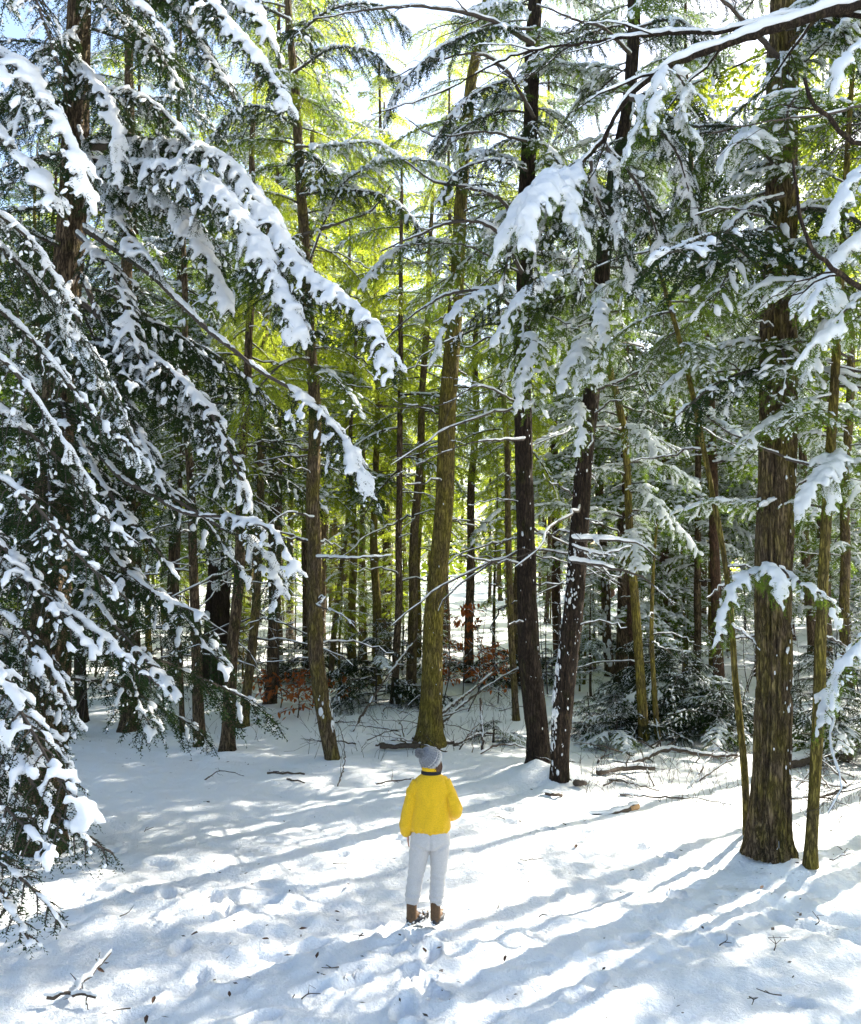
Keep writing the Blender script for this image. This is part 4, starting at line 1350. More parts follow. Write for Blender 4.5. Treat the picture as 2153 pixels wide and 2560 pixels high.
# bare limbs one can trace in the upper half
for k, (tr, pp, r0, r1, sn, sub) in enumerate([
        (ta, [(1092, 90, 13.9), (1000, 40, 13.4), (870, 14, 13.0), (760, 20, 12.8), (640, 40, 12.6)], .035, .008, .35, 6),
        (ta, [(1094, 240, 13.9), (1040, 150, 13.2), (980, 110, 12.6), (890, 125, 12.2), (800, 160, 12)], .03, .006, .3, 6),
        (ta, [(1080, 290, 13.9), (990, 270, 13.3), (890, 280, 12.9), (830, 240, 12.6)], .022, .005, .4, 5),
        (ta, [(1074, 500, 13.9), (1030, 415, 13.4), (960, 385, 13.0), (890, 372, 12.8), (830, 330, 12.6)], .034, .010, .55, 4),
        (ta, [(1070, 560, 13.9), (1010, 468, 13.4), (930, 455, 13.0), (860, 480, 12.8), (780, 515, 12.6)], .034, .008, .6, 4),
        (ta, [(1067, 640, 13.9), (1000, 598, 13.4), (930, 600, 13.0), (860, 635, 12.7), (790, 695, 12.5)], .032, .008, .6, 4),
        (ta, [(1067, 560, 13.9), (960, 505, 13.3), (880, 500, 13.0), (800, 505, 12.8)], .016, .005, .5, 4),
        (ta, [(1068, 830, 13.9), (980, 790, 13.4), (900, 830, 13.0), (720, 832, 12.6)], .016, .004, .5, 5),
        (ta, [(1072, 900, 13.9), (980, 905, 13.3), (900, 930, 13.0), (800, 980, 12.6)], .016, .004, .6, 5),
        (tb, [(1290, 110, 13.3), (1240, 60, 12.8), (1180, 40, 12.5), (1100, 10, 12.2)], .028, .008, .3, 6),
        (tb, [(1220, 800, 13.3), (1270, 780, 12.8), (1320, 760, 12.6), (1400, 770, 12.4)], .022, .006, .5, 5),
        (tb, [(1180, 1105, 13.3), (1240, 1106, 12.8), (1310, 1115, 12.5), (1350, 1150, 12.3)], .028, .008, .85, 4),
        (tb, [(1174, 1150, 13.3), (1240, 1160, 12.8), (1320, 1185, 12.5), (1380, 1240, 12.2)], .026, .006, .8, 4),
        (tb, [(1176, 1120, 13.3), (1230, 1135, 13.0), (1290, 1120, 12.8)], .02, .006, .9, 3),
        (cv, [(650, 1240, 15.6), (700, 1260, 15.0), (740, 1300, 14.6)], .016, .005, .7, 3),
        (cv, [(652, 1142, 15.6), (720, 1144, 15.0), (800, 1138, 14.6)], .020, .006, .9, 2),
        (cv, [(624, 480, 15.6), (700, 455, 15.0), (760, 430, 14.6), (800, 380, 14.4)], .030, .010, .4, 3),
        (cv, [(640, 1060, 15.6), (590, 1050, 15.1), (530, 1090, 14.8)], .016, .005, .8, 3),
        (bg_, [(1604, 130, 10.3), (1540, 60, 10.0), (1500, 20, 9.8), (1440, -40, 9.6)], .035, .012, .4, 4),
        (bg_, [(1600, 280, 10.3), (1540, 260, 10.6), (1430, 275, 10.9), (1320, 280, 11.2)], .018, .005, .4, 7),
        (bg_, [(1606, 830, 10.2), (1550, 790, 10.6), (1470, 730, 11.0), (1390, 740, 11.3)], .014, .004, .5, 7),
        (bg_, [(1604, 935, 10.2), (1500, 890, 10.5), (1420, 830, 10.8)], .016, .004, .6, 4),
        (bg_, [(1610, 940, 10.1), (1690, 960, 9.8), (1764, 985, 9.5)], .014, .004, .4, 4)]):
    limb_mesh(tr, pp, r0, r1, sn, sub, 20 + k, name='limb')

# ------------------------------------------------------------------ the wood beyond
FAR = []
for k in range(6):
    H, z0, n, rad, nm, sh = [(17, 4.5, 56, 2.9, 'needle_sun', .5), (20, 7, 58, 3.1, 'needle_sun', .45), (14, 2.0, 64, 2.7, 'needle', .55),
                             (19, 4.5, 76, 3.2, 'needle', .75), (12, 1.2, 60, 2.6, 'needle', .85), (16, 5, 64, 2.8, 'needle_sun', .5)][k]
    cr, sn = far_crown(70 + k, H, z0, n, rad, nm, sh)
    g = np.random.default_rng(90 + k)
    zz = np.linspace(0, H * .93, 8)
    pts = np.stack([.10 * g.normal(0, 1, 8).cumsum() * .4, .10 * g.normal(0, 1, 8).cumsum() * .4, zz], -1)
    pts[0, :2] = 0
    tm, _, _ = trunk_mesh(pts, np.linspace(.15, .035, 8), 50 + k, 12, .35, .008, [M[['bark_moss', 'bark', 'bark_olive', 'bark_red', 'bark', 'bark_olive'][k]]], .3, .6)
    FAR.append((cr, sn, tm))

gf = np.random.default_rng(77)
spots = []


def far_tree(x, y, k, s, label, group):
    root = thing('hemlock_tree', label, 'tree', (x, y, gz(x, y) - .05), group)
    cr, sn, tm = FAR[k]
    az = gf.uniform(0, 6.28)
    root.rotation_euler[2] = az
    root.rotation_euler[0] = gf.normal(0, .025)
    root.scale = (s, s, s * gf.uniform(.9, 1.12))
    link('trunk', tm, root)
    link('crown', cr, root)
    if sn:
        link('crown_snow', sn, root, kind='stuff')


def shades_clearing(x, y, w, h):
    n_ = 0
    for gx in np.arange(-6, 3.1, 1.0):
        for gy in np.arange(7.5, 17.1, 1.0):
            dx, dy = x - gx, y - gy
            t = dx * math.sin(R(SUN_AZ)) + dy * math.cos(R(SUN_AZ))
            off = abs(dx * math.cos(R(SUN_AZ)) - dy * math.sin(R(SUN_AZ)))
            zt = t * math.tan(R(SUN_EL))
            if t > 0 and 2 < zt < h and off < w * (1.1 - zt / h):
                n_ += 1
    return n_


SHORT = dict(big='the massive trunk', slim='the slim yellow-barked tree', twin_a='the twin hemlock', twin_b='the twin hemlock', center='the olive trunk', curved='the curved hemlock',
             pole_a='the leaning dark pole', pole_b='the straight dark pole', left_a='the stout left trunk', left_b='the dark left pair', r1='the snow-flecked trunk', r2='the crooked mossy stem',
             r3='the reddish trunk', r4='the narrow dark trunk', r6='the far right dark trunk', m1='the thin leaning trunk')
EDGE = sorted([(t['base'][0] / t['base'][1], SHORT[t['key']]) for t in TREES if t['key'] in SHORT])
GAPS = {}


def gap_label(x, y, what):
    """the gap between two known trunks in which a tree of the wood shows"""
    u = x / y
    k = sum(1 for e in EDGE if e[0] < u)
    a = EDGE[k - 1][1] if k else None
    c = EDGE[k][1] if k < len(EDGE) else None
    if a == c and a:
        where = 'seen through the fork of ' + a
    elif a and c:
        where = 'between ' + a + ' and ' + c
    else:
        where = 'beyond ' + (a or c)
    return where, k


FARLIST = []
tries = 0
while len(spots) < 180 and tries < 9000:
    tries += 1
    y = 21 + 62 * gf.uniform() ** 1.25
    x = gf.uniform(-1, 1) * (y * .56 + 3)
    if x > -3 and y < 23.5:
        continue
    if -8.5 < x < 4.5 and y < 22.5:
        continue
    md = 1.3 + y * .018
    if any((x - a) ** 2 + (y - b) ** 2 < md ** 2 for a, b in spots):
        continue
    if any((x - t['base'][0]) ** 2 + (y - t['base'][1]) ** 2 < 1.2 for t in TREES):
        continue
    u = x / y
    if -.16 < u < .12 and gf.uniform() < .30:
        continue
    spots.append((x, y))
    if u < -.16:
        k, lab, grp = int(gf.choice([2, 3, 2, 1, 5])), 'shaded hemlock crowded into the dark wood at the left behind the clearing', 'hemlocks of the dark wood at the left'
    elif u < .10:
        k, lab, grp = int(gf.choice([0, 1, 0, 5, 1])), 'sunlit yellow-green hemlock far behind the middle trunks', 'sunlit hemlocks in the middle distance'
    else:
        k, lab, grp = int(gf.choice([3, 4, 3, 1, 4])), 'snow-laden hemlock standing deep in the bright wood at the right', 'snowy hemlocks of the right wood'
    sc_ = gf.uniform(.75, 1.25)
    if shades_clearing(x, y, sc_ * 2.2, sc_ * [17, 20, 14, 19, 12, 16][k]) > 5 and gf.uniform() < .78:
        sc_ *= gf.uniform(.40, .55)          # shrunk so the sun gets past them into the clearing
    FARLIST.append((x, y, k, sc_, lab, grp))
FARLIST.sort(key=lambda f: f[1])
ORD = ['nearest', 'second nearest', 'third nearest']
for (x, y, k, sc_, lab, grp) in FARLIST:
    where, gi = gap_label(x, y, lab)
    n_ = GAPS.get(gi, 0)
    GAPS[gi] = n_ + 1
    if n_ < 3 and abs(x / y) < .5:
        lab = ORD[n_] + ' wood tree ' + where
    far_tree(x, y, k, sc_, lab, grp)
for (x, y, k, s, w) in [(-3.6, 27, 1, 1.2, 'tall pale-green hemlock standing behind the curved hemlock'), (-6.4, 31, 0, 1.3, 'tall hemlock far behind the leaning dark pole'), (-1.6, 33, 1, 1.25, 'tall sunlit hemlock far to the left of the olive trunk'),
                        (-4.6, 38, 1, 1.35, 'lofty hemlock closing the gap left of the curved hemlock'), (-8.5, 36, 0, 1.3, 'tall hemlock far behind the stout left trunk'), (-7.2, 25.5, 1, 1.1, 'tall hemlock behind the straight dark pole'),
                        (-10.5, 30, 1, 1.3, 'tall hemlock far behind the dark left pair'), (.6, 36, 1, 1.2, 'tall sunlit hemlock far behind the person in yellow'), (-2.6, 45, 1, 1.5, 'very tall sunlit hemlock in the far middle of the wood')]:
    far_tree(x, y, k, s, w, 'tall hemlocks of the middle wood')
# young hemlocks of the understorey
n_y = 0
YOUNG = []
while n_y < 105:
    y = 21.5 + 34 * gf.uniform()
    x = gf.uniform(-1, 1) * (y * .52 + 1)
    if any((x - t['base'][0]) ** 2 + (y - t['base'][1]) ** 2 < 1.0 for t in TREES):
        continue
    u = x / y
    lab = 'young snowy hemlock growing between the trunks of the right wood' if u > .1 else ('young hemlock growing in the shade of the left wood' if u < -.16 else 'young hemlock growing between the middle trunks')
    YOUNG.append((x, y, int(gf.choice([4, 2])) if u > .1 else int(gf.choice([2, 5, 0])), gf.uniform(.16, .42), lab))
    n_y += 1
YOUNG.sort(key=lambda f: f[1])
YG = {}
for (x, y, k, sc_, lab) in YOUNG:
    where, gi = gap_label(x, y, lab)
    n_ = YG.get(gi, 0)
    YG[gi] = n_ + 1
    if n_ < 3 and abs(x / y) < .5:
        lab = ORD[n_] + ' young hemlock ' + where
    far_tree(x, y, k, sc_, lab, 'young hemlocks under the tall trees')
# neighbours just outside the view: they throw the long shadows over the clearing
for (x, y, k, s) in [(8.0, 11.0, 1, 1.0), (6.7, 12.0, 1, 1.05), (7.8, 13.6, 1, 1.0), (9.8, 16.6, 1, 1.1), (11.2, 19.4, 1, 1.1), (9.4, 9.2, 5, .85), (11.6, 13.0, 1, .85), (7.2, 5.6, 1, .7), (13.5, 12.0, 0, .8), (16.5, 19.5, 1, .85), (19.0, 13.0, 5, .85), (11.5, 3.5, 1, .75), (16.0, 6.5, 0, .8), (-7.5, 8.5, 2, .9), (-9.0, 13.0, 3, .9), (-10.5, 17.5, 2, .9), (-7.0, 3.0, 4, .9), (-5.0, -5.0, 0, .8), (23.0, 21.0, 3, .9)]:
    far_tree(x, y, k, s, 'hemlock of the surrounding wood beside the clearing', 'hemlocks around the clearing')

# the wood goes on until nothing can be told apart
gw = np.random.default_rng(123)
wb = MB()
for i in range(150):
    y = gw.uniform(84, 150)
    x = gw.uniform(-1, 1) * (y * .62 + 8)
    h, z0 = gw.uniform(15, 24), gz(x, y)
    tube(wb, np.array([[x, y, z0 - .3], [x + gw.normal(0, .3), y, z0 + h * .5], [x + gw.normal(0, .4), y, z0 + h]]), [.24, .16, .04], 5, 0)
    m = 340
    f = gw.uniform(0, 1, m) ** 1.15
    rad = (1 - f) * gw.uniform(2.6, 3.8) + .3
    a = gw.uniform(0, 6.28, m)
    rr = rad * np.sqrt(gw.uniform(.05, 1, m))
    c = np.stack([x + rr * np.cos(a), y + rr * np.sin(a), z0 + .6 + f * (h - .6) - rr * .25], -1)
    d = nrm(np.stack([np.cos(a), np.sin(a), gw.normal(-.5, .3, m)], -1))
    sd = nrm(np.stack([-np.sin(a), np.cos(a), gw.normal(0, .3, m)], -1))
    l = gw.uniform(.5, 1.2, m)[:, None]
    v = np.stack([c - d * l * .5, c + sd * l * .32, c + d * l * .6, c - sd * l * .32 - [0, 0, .05]], 1).reshape(-1, 3)
    wb.add(v, None, np.arange(m * 4).reshape(-1, 4), 1)
    wb.qm[-1] = np.where(gw.uniform(0, 1, m) < .22, 2, 1)
link('far_wood', wb.mesh('far_wood', [M['bark_dark'], M['needle_sun'], M['snow']], False), None, 'distant wood of snowy hemlocks closing the view behind the trunks', 'wood', None, 'stuff')

# ------------------------------------------------------------------ undergrowth
def rest(p, dz=0):
    return (p[0], p[1], gz(p[0], p[1]) + dz)


def bush(px, py, h, w, n, label, seed, snow=.7, name='hemlock_bush'):
    """a young hemlock without a visible trunk: many short boughs from a low stem"""
    g = np.random.default_rng(seed)
    b = G(px, py)
    root = thing(name, label, 'bush', rest(b, -.04))
    mb = MB()
    tube(mb, np.array([[0, 0, 0], [.02, 0, h * .5], [0, .02, h]]), [.03, .02, .006], 6)
    link('stem', mb.mesh('stem', [M['twig']]), root)
    n = int(n * 1.7)
    for i in range(n):
        f = (i + .5) / n
        z = h * (.08 + .85 * f)
        add_proto_bough(root, 'heavy' if g.uniform() < snow else 'dark', int(g.integers(0, 5)), (0, 0, z), g.uniform(0, 6.28), w / 2.0 * (1.05 - .7 * f) * g.uniform(.75, 1.2), g.uniform(-.25, .15), 0)
    return root


for k, (px, py, h, w, n, lab) in enumerate([
        (1400, 1505, 2.1, 1.9, 30, 'dark snow-dusted hemlock bush behind the two mossy stems'),
        (1262, 1520, 1.1, 1.3, 18, 'low hemlock bush between the twin hemlock and the crooked mossy stem'),
        (1480, 1520, 1.5, 1.7, 24, 'snowy hemlock bush just left of the massive trunk'),
        (1205, 1500, 1.0, 1.1, 14, 'small hemlock bush close behind the foot of the twin hemlock'),
        (1720, 1560, 1.7, 1.8, 24, 'dark hemlock bush at the right edge behind the slim yellow-barked tree'),
        (1330, 1440, 2.2, 1.7, 24, 'taller dark young hemlock behind the crooked mossy stem'),
        (1640, 1500, 1.3, 1.5, 18, 'hemlock bush between the massive trunk and the slim one'),
        (770, 1440, 2.6, 1.8, 22, 'snow-dusted young hemlock between the curved trunk and the olive trunk'),
        (900, 1395, 1.6, 1.6, 16, 'snow-dusted young hemlock right behind the olive trunk'),
        (640, 1400, 1.8, 1.6, 16, 'snowy young hemlock behind the curved trunk'),
        (1010, 1400, 1.4, 1.6, 16, 'snowy young hemlock behind the rusty beech saplings'),
        (700, 1385, 1.5, 1.5, 14, 'small snowy hemlock deeper in the wood right of the curved trunk'),
        (330, 1400, 1.7, 1.6, 16, 'snow-dusted young hemlock among the left pole trunks'),
        (1130, 1400, 1.2, 1.4, 14, 'low snowy hemlock seen through the fork of the twin hemlock'),
        (835, 1375, 1.9, 1.7, 14, 'snowy young hemlock back between the two dark trunks left of the olive one'),
        (590, 1385, 1.6, 1.6, 12, 'young snow-dusted hemlock behind the orange beech leaves'),
        (480, 1390, 1.5, 1.5, 12, 'young hemlock behind the leaning dark pole'),
        (1190, 1370, 1.6, 1.6, 14, 'snowy young hemlock back in the wood right of the twin hemlock'),
        (1290, 1370, 1.8, 1.7, 14, 'snowy young hemlock in front of the reddish trunk'),
        (1690, 1420, 1.9, 1.7, 14, 'snowy young hemlock behind the slim yellow-barked tree'),
        (1010, 1520, .6, .9, 8, 'knee-high hemlock seedling among fallen sticks beside the olive trunk')]):
    bush(px, py, h * .85, w * .9, n, lab, 400 + k, .12)


def beech(px, py, h, nl, label, seed, wide=.8):
    """a leafless-looking sapling still holding rusty leaves: stem, twigs and single leaves"""
    g = np.random.default_rng(seed)
    b = G(px, py)
    root = thing('beech_sapling', label, 'sapling', rest(b, -.03))
    mb, ml = MB(), MB()
    P = np.array([[0, 0, 0], [.03, 0, h * .35], [-.02, .03, h * .7], [.04, 0, h]])
    Q = spline(P, 14)
    tube(mb, Q, np.linspace(.018, .004, 14), 6)
    c, d = [], []
    for i in range(16):
        k = int(g.integers(3, 13))
        a = g.uniform(0, 6.28)
        dr = np.array([math.cos(a), math.sin(a), g.uniform(-.1, .5)])
        l = wide * g.uniform(.5, 1.1) * (1.1 - k / 18)
        W = Q[k] + dr * np.linspace(0, l, 7)[:, None] + g.normal(0, .012, (7, 3))
        W[0] = Q[k]
        tube(mb, W, np.linspace(.007, .002, 7), 4)
        for j in range(max(2, nl // 16)):
            q = W[int(g.integers(2, 7))]
            c.append(q + g.normal(0, .05, 3) - np.array([0, 0, .03]))
            d.append(nrm(dr + g.normal(0, .6, 3) - np.array([0, 0, .6])))
    link('stem', mb.mesh('stem', [M['twig']]), root)
    leaf = (np.array([[-.045, 0, 0], [-.01, .022, .006], [-.01, -.022, .004], [.03, .016, -.002], [.03, -.016, .0], [.06, 0, -.01], [0, 0, -.008]]),
            np.array([[0, 2, 6], [0, 6, 1], [1, 6, 3], [2, 4, 6], [6, 4, 5], [6, 5, 3]]))
    c, d = np.array(c), np.array(d)
    s = g.uniform(1.0, 1.9, len(c))
    blobs(ml, c, d, np.stack([s, s, s], -1), leaf)
    link('leaves', ml.mesh('leaves', [M['leaf']], False), root, kind='stuff')


beech(948, 1440, 2.6, 210, 'beech sapling hung with rusty red leaves between the olive trunk and the twin hemlock', 1, .95)
beech(980, 1420, 2.0, 130, 'smaller rusty-leaved beech sapling just right of the tallest rusty one', 2, .8)
beech(610, 1470, 1.0, 110, 'low beech sapling with orange leaves at the foot of the curved hemlock', 3, .75)
beech(575, 1450, .8, 70, 'lowest orange-leaved beech sapling left of the curved hemlock', 4, .7)
beech(700, 1440, .9, 40, 'sparse beech sapling with a few orange leaves right of the curved hemlock', 5, .7)
beech(446, 1400, 2.6, 36, 'beech sapling with a few brown leaves in front of the old broken trunk', 6, .4)

beech(640, 1450, 1.1, 120, 'orange-leaved beech sapling just behind the foot of the curved hemlock', 7, .8)
beech(905, 1430, 1.6, 120, 'rusty beech sapling hugging the right side of the olive trunk', 8, .7)
beech(540, 1440, .8, 60, 'small orange beech sapling at the foot of the dark pole trunk', 9, .7)
beech(1020, 1440, 1.5, 90, 'rusty beech sapling close to the left of the twin hemlock', 10, .7)
gsap = np.random.default_rng(55)
SAP = []
for k in range(5):
    mb, sn = MB(), MB()
    h = 2.6
    Q = spline(np.array([[0, 0, 0], [gsap.normal(0, .08), gsap.normal(0, .08), h * .4], [gsap.normal(0, .16), gsap.normal(0, .16), h]]), 16)
    tube(mb, Q, np.linspace(.017, .004, 16), 5)
    for i in range(17):
        k0 = int(gsap.integers(3, 15))
        d = nrm(np.array([gsap.normal(), gsap.normal(), gsap.uniform(-.1, 1.0)]))
        l = gsap.uniform(.3, 1.0) * (1.15 - k0 / 20)
        W = Q[k0] + d * np.linspace(0, l, 6)[:, None] + gsap.normal(0, .015, (6, 3))
        W[0] = Q[k0]
        tube(mb, W, np.linspace(.006, .002, 6), 3)
        for j in range(3):
            e = W[int(gsap.integers(2, 6))]
            V_ = e + nrm(d + gsap.normal(0, .6, 3)) * np.linspace(0, l * .35, 4)[:, None]
            tube(mb, V_, np.linspace(.0032, .0014, 4), 3, 0, False)
        mid = (W[1:] + W[:-1]) / 2 + np.array([0, 0, .008])
        blobs(sn, mid, W[1:] - W[:-1], np.tile([l * .11, .011, .008], (5, 1)), OCT)
    SAP.append((mb.mesh('bare_sapling', [M['twig']]), sn.mesh('snow', [M['snow']])))
SG = {}
sap_spots = []
while len(sap_spots) < 75:
    y = gsap.uniform(17.5, 34)
    x = gsap.uniform(-.5, .5) * y
    if (y < 20.5 and -6 < x < -.6) or (y < 19 and x < 5.5):
        continue
    sap_spots.append((x, y))
sap_spots.sort(key=lambda p: p[1])
for i, (x, y) in enumerate(sap_spots):
    where, gi = gap_label(x, y, '')
    n_ = SG.get(gi, 0)
    SG[gi] = n_ + 1
    lab = (ORD[n_] + ' bare sapling ' + where) if n_ < 3 else 'thin bare sapling with snow on its twigs, back in the wood'
    o = link('bare_sapling', SAP[i % 5][0], None, lab, 'sapling', 'bare saplings of the undergrowth')
    place(o, (x, y, gz(x, y) - .03), gsap.uniform(0, 6.28), gsap.normal(0, .08), 0, gsap.uniform(.55, 1.35))
    link('snow', SAP[i % 5][1], o, kind='stuff')

# old broken trunk, leaning poles and sticks
b = G(440, 1404)
sn_ = thing('dead_trunk', 'thick dark broken trunk with snow caught on it behind the left poles', 'dead tree', rest(b, -.05))
me, P_, r_ = trunk_mesh([(0, 0, 0), (0, 0, 1.0), (.05, 0, 2.2), (.12, 0, 3.1), (.10, 0, 3.9)], [.38, .34, .33, .30, .20], 7, 36, .07, .05, [M['bark_dark']], .4)
link('trunk', me, sn_)
o = link('bark_snow', snow_patches(P_, r_, 9, 40, -1.5, (.03, .08), (.1, 3.8)).mesh('bark_snow', [M['snow']]), sn_, kind='stuff')


def stick(name, label, cat, pts, r0, r1, snow, subs, seed, mat_='log', group=None, lift=True):
    """a fallen branch or log through world points lying on the snow"""
    p0 = np.array(pts[0], float)
    root = thing(name, label, cat, tuple(p0), group)
    g = np.random.default_rng(seed)
    P = np.array(pts, float) - p0
    n = max(8, int(np.linalg.norm(np.diff(P, axis=0), axis=1).sum() / .07))
    Q = spline(P, n)
    Q[1:-1] += g.normal(0, .008, (n - 2, 3))
    rad = np.linspace(r0, r1, n) * (1 + .10 * g.normal(0, 1, n).clip(-1.5, 1.5))
    mb, sn = MB(), MB()
    tube(mb, Q, rad, 8)
    strips = [(Q, rad)]
    for j in range(subs):
        i0 = int(g.integers(1, n - 1))
        d = nrm(nrm(Q[min(i0 + 1, n - 1)] - Q[i0 - 1]) * .6 + g.normal(0, .55, 3) + np.array([0, 0, .25]))
        l = np.linalg.norm(Q[-1] - Q[0]) * g.uniform(.12, .4)
        W = Q[i0] + d * np.linspace(0, l, 6)[:, None] + g.normal(0, .012, (6, 3))
        W[0] = Q[i0]
        tube(mb, W, np.linspace(rad[i0] * .5, .002, 6), 5)
        strips.append((W, np.linspace(rad[i0] * .5, .002, 6)))
    link('wood', mb.mesh('wood', [M[mat_]]), root)
    if snow > 0:
        for Q, rq in strips:
            L = np.linalg.norm(np.diff(Q, axis=0), axis=1).sum()
            m = max(4, int(L / .03))
            t = np.linspace(0, .99, m) * (len(Q) - 1)
            k = t.astype(int)
            p = Q[k] + (Q[k + 1] - Q[k]) * (t - k)[:, None]
            dd = nrm(Q[k + 1] - Q[k])
            rr = rq[k]
            nz = fbm((p + p0) * 3, 2)
            kp = nz > .60 - .3 * snow
            ra = (rr * .9 + .007) * (.6 + .8 * nz)
            blobs(sn, (p + np.array([0, 0, 1.0]) * (rr * .7 + ra * .25)[:, None])[kp], dd[kp], np.stack([ra * 1.8, ra, ra * .75], -1)[kp])
        if sn.n:
            v, t, _, _, _ = sn.arrays()
            link('snow', remesh('snow', v, t, None, .012 if r0 < .05 else .018, [M['snow']], 2), root, kind='stuff')
    return root


def gp(px, py, h=0.0):
    p = G(px, py)
    return (p[0], p[1], p[2] + h)


LOGS = [
    ('fallen_log', 'short snow-capped log with an orange broken end right of the twin hemlock', 'log', [gp(1215, 1664, -.05), gp(1255, 1666, -.012), gp(1302, 1656, .030)], .052, .044, 2.2, 0, 'log'),
    ('fallen_branch', 'dark branch lying flat behind the person at the foot of the olive trunk', 'branch', [gp(780, 1534, .06), gp(850, 1534, .06), gp(930, 1526, .05)], .06, .03, .6, 2, 'log'),
    ('fallen_branch', 'long snow-topped branch leaning over the ground from the olive trunk towards the twin hemlock', 'branch', [gp(850, 1524, .10), gp(900, 1500, .35), gp(960, 1475, .6), gp(1040, 1450, 1.1)], .05, .018, .9, 5, 'log'),
    ('leaning_pole', 'thin pole leaning from the snow up to the olive trunk from the left', 'dead branch', [gp(720, 1500, .0), gp(760, 1490, .55), gp(810, 1475, 1.2), gp(868, 1460, 1.9)], .026, .014, .35, 3, 'log'),
    ('fallen_branch', 'bleached curved branch arching over the brush between the olive trunk and the twin hemlock', 'branch', [gp(890, 1500, .05), gp(950, 1490, .5), gp(1020, 1480, .9), gp(1064, 1480, 1.15)], .035, .012, .7, 4, 'log'),
    ('fallen_branch', 'forked stick propped on the brush pile left of the twin hemlock', 'branch', [gp(930, 1530, .03), gp(985, 1520, .15), gp(1060, 1518, .14)], .028, .012, .5, 5, 'log'),
    ('fallen_branch', 'knotty branch half buried beside the seedling left of the twin hemlock', 'branch', [gp(985, 1545, .02), gp(1030, 1538, .12), gp(1090, 1540, .05)], .022, .010, .4, 4, 'log'),
    ('fallen_branch', 'upright broken snag stick in the brush right of the person', 'dead branch', [gp(988, 1538, .0), gp(988, 1538, .45), gp(984, 1538, .95)], .03, .02, .2, 2, 'log'),
    ('fallen_branch', 'dark short branch on the snow left of the person, larger of two', 'branch', [gp(548, 1586, .02), gp(585, 1588, .03), gp(624, 1588, .02)], .020, .014, .2, 2, 'log'),
    ('fallen_branch', 'dark short branch on the snow left of the person, smaller and nearer', 'branch', [gp(588, 1598, .02), gp(624, 1606, .02)], .016, .012, .1, 0, 'log'),
    ('fallen_branch', 'forked sticks on the snow just left of the person in yellow', 'branch', [gp(770, 1608, .02), gp(800, 1606, .05), gp(842, 1600, .03)], .014, .008, .1, 4, 'log'),
    ('fallen_branch', 'curling twig rising from the snow right of the curved hemlock foot', 'branch', [gp(692, 1610, .0), gp(706, 1580, .15), gp(702, 1550, .35), gp(688, 1530, .5)], .010, .004, .0, 3, 'log'),
    ('fallen_branch', 'snow-covered log among the brush right of the twin hemlock, nearest of several', 'log', [gp(1226, 1590, .06), gp(1280, 1582, .08), gp(1340, 1580, .06)], .055, .04, 1.0, 2, 'log'),
    ('fallen_branch', 'long thin branch lying across the snow right of the short orange-ended log', 'branch', [gp(1270, 1630, .02), gp(1340, 1638, .04), gp(1430, 1640, .03), gp(1500, 1652, .02)], .016, .006, .5, 3, 'log'),
    ('fallen_branch', 'thick snowy branch lying below the dark bushes', 'branch', [gp(1300, 1570, .08), gp(1370, 1556, .18), gp(1450, 1562, .12), gp(1510, 1556, .08)], .05, .025, .9, 5, 'log'),
    ('fallen_branch', 'short stub of wood poking from the snow beside the twin hemlock foot', 'branch', [gp(1178, 1606, .03), gp(1200, 1616, .08)], .05, .04, .5, 0, 'log'),
    ('fallen_branch', 'dark stub of root at the foot of the twin hemlock', 'branch', [gp(1118, 1628, .02), gp(1140, 1634, .04), gp(1152, 1632, .02)], .03, .02, .6, 0, 'log'),
    ('fallen_branch', 'leaning bent sapling stem right of the twin hemlock brush', 'branch', [gp(1340, 1610, .0), gp(1322, 1600, .25), gp(1312, 1590, .45)], .012, .006, .3, 3, 'log'),
    ('fallen_branch', 'branch resting against the massive trunk from the left', 'branch', [gp(1430, 1600, .0), gp(1480, 1585, .15), gp(1528, 1575, .25)], .022, .010, .6, 3, 'log'),
    ('fallen_log', 'dark log under the right bushes behind the slim yellow-barked tree', 'log', [gp(1610, 1576, .10), gp(1680, 1566, .12), gp(1740, 1560, .10)], .10, .08, .7, 1, 'log'),
    ('fallen_branch', 'thin curved stick on the snow right of the slim yellow-barked tree', 'branch', [gp(1620, 1638, .02), gp(1680, 1640, .05), gp(1740, 1655, .02)], .016, .008, .3, 2, 'log'),
    ('fallen_branch', 'bare twig at the right edge of the clearing', 'branch', [gp(1700, 1764, .02), gp(1735, 1760, .05), gp(1790, 1758, .06)], .008, .004, .1, 3, 'log'),
    ('fallen_branch', 'snow-covered stick on the ground at the lower left corner, the longest there', 'branch', [gp(96, 2050, .03), gp(140, 2046, .05), gp(196, 2050, .03)], .018, .012, .8, 3, 'log'),
    ('fallen_branch', 'snowy stick slanting up out of the lower left snow', 'branch', [gp(150, 2046, .03), gp(190, 2010, .08), gp(226, 1980, .12)], .022, .012, 1.0, 3, 'log'),
    ('fallen_branch', 'leaning stem between the left pole trunks', 'dead branch', [gp(395, 1500, .0), gp(386, 1480, .5), gp(376, 1460, 1.0), gp(370, 1450, 1.5)], .012, .006, .2, 3, 'log'),
    ('fallen_branch', 'dark branch lying in the snow between the left poles and the curved hemlock', 'branch', [gp(420, 1600, .02), gp(455, 1590, .08), gp(500, 1592, .02)], .010, .005, .2, 3, 'log'),
    ('leaning_pole', 'slanting thin pole in the left undergrowth', 'dead branch', [gp(120, 1560, 0), gp(160, 1520, .7), gp(215, 1500, 1.5)], .016, .010, .2, 2, 'log'),
    ('fallen_branch', 'small snowy stick beside the short orange-ended log', 'branch', [gp(1248, 1600, .02), gp(1300, 1612, .05), gp(1350, 1622, .02)], .018, .008, .8, 2, 'log'),
]
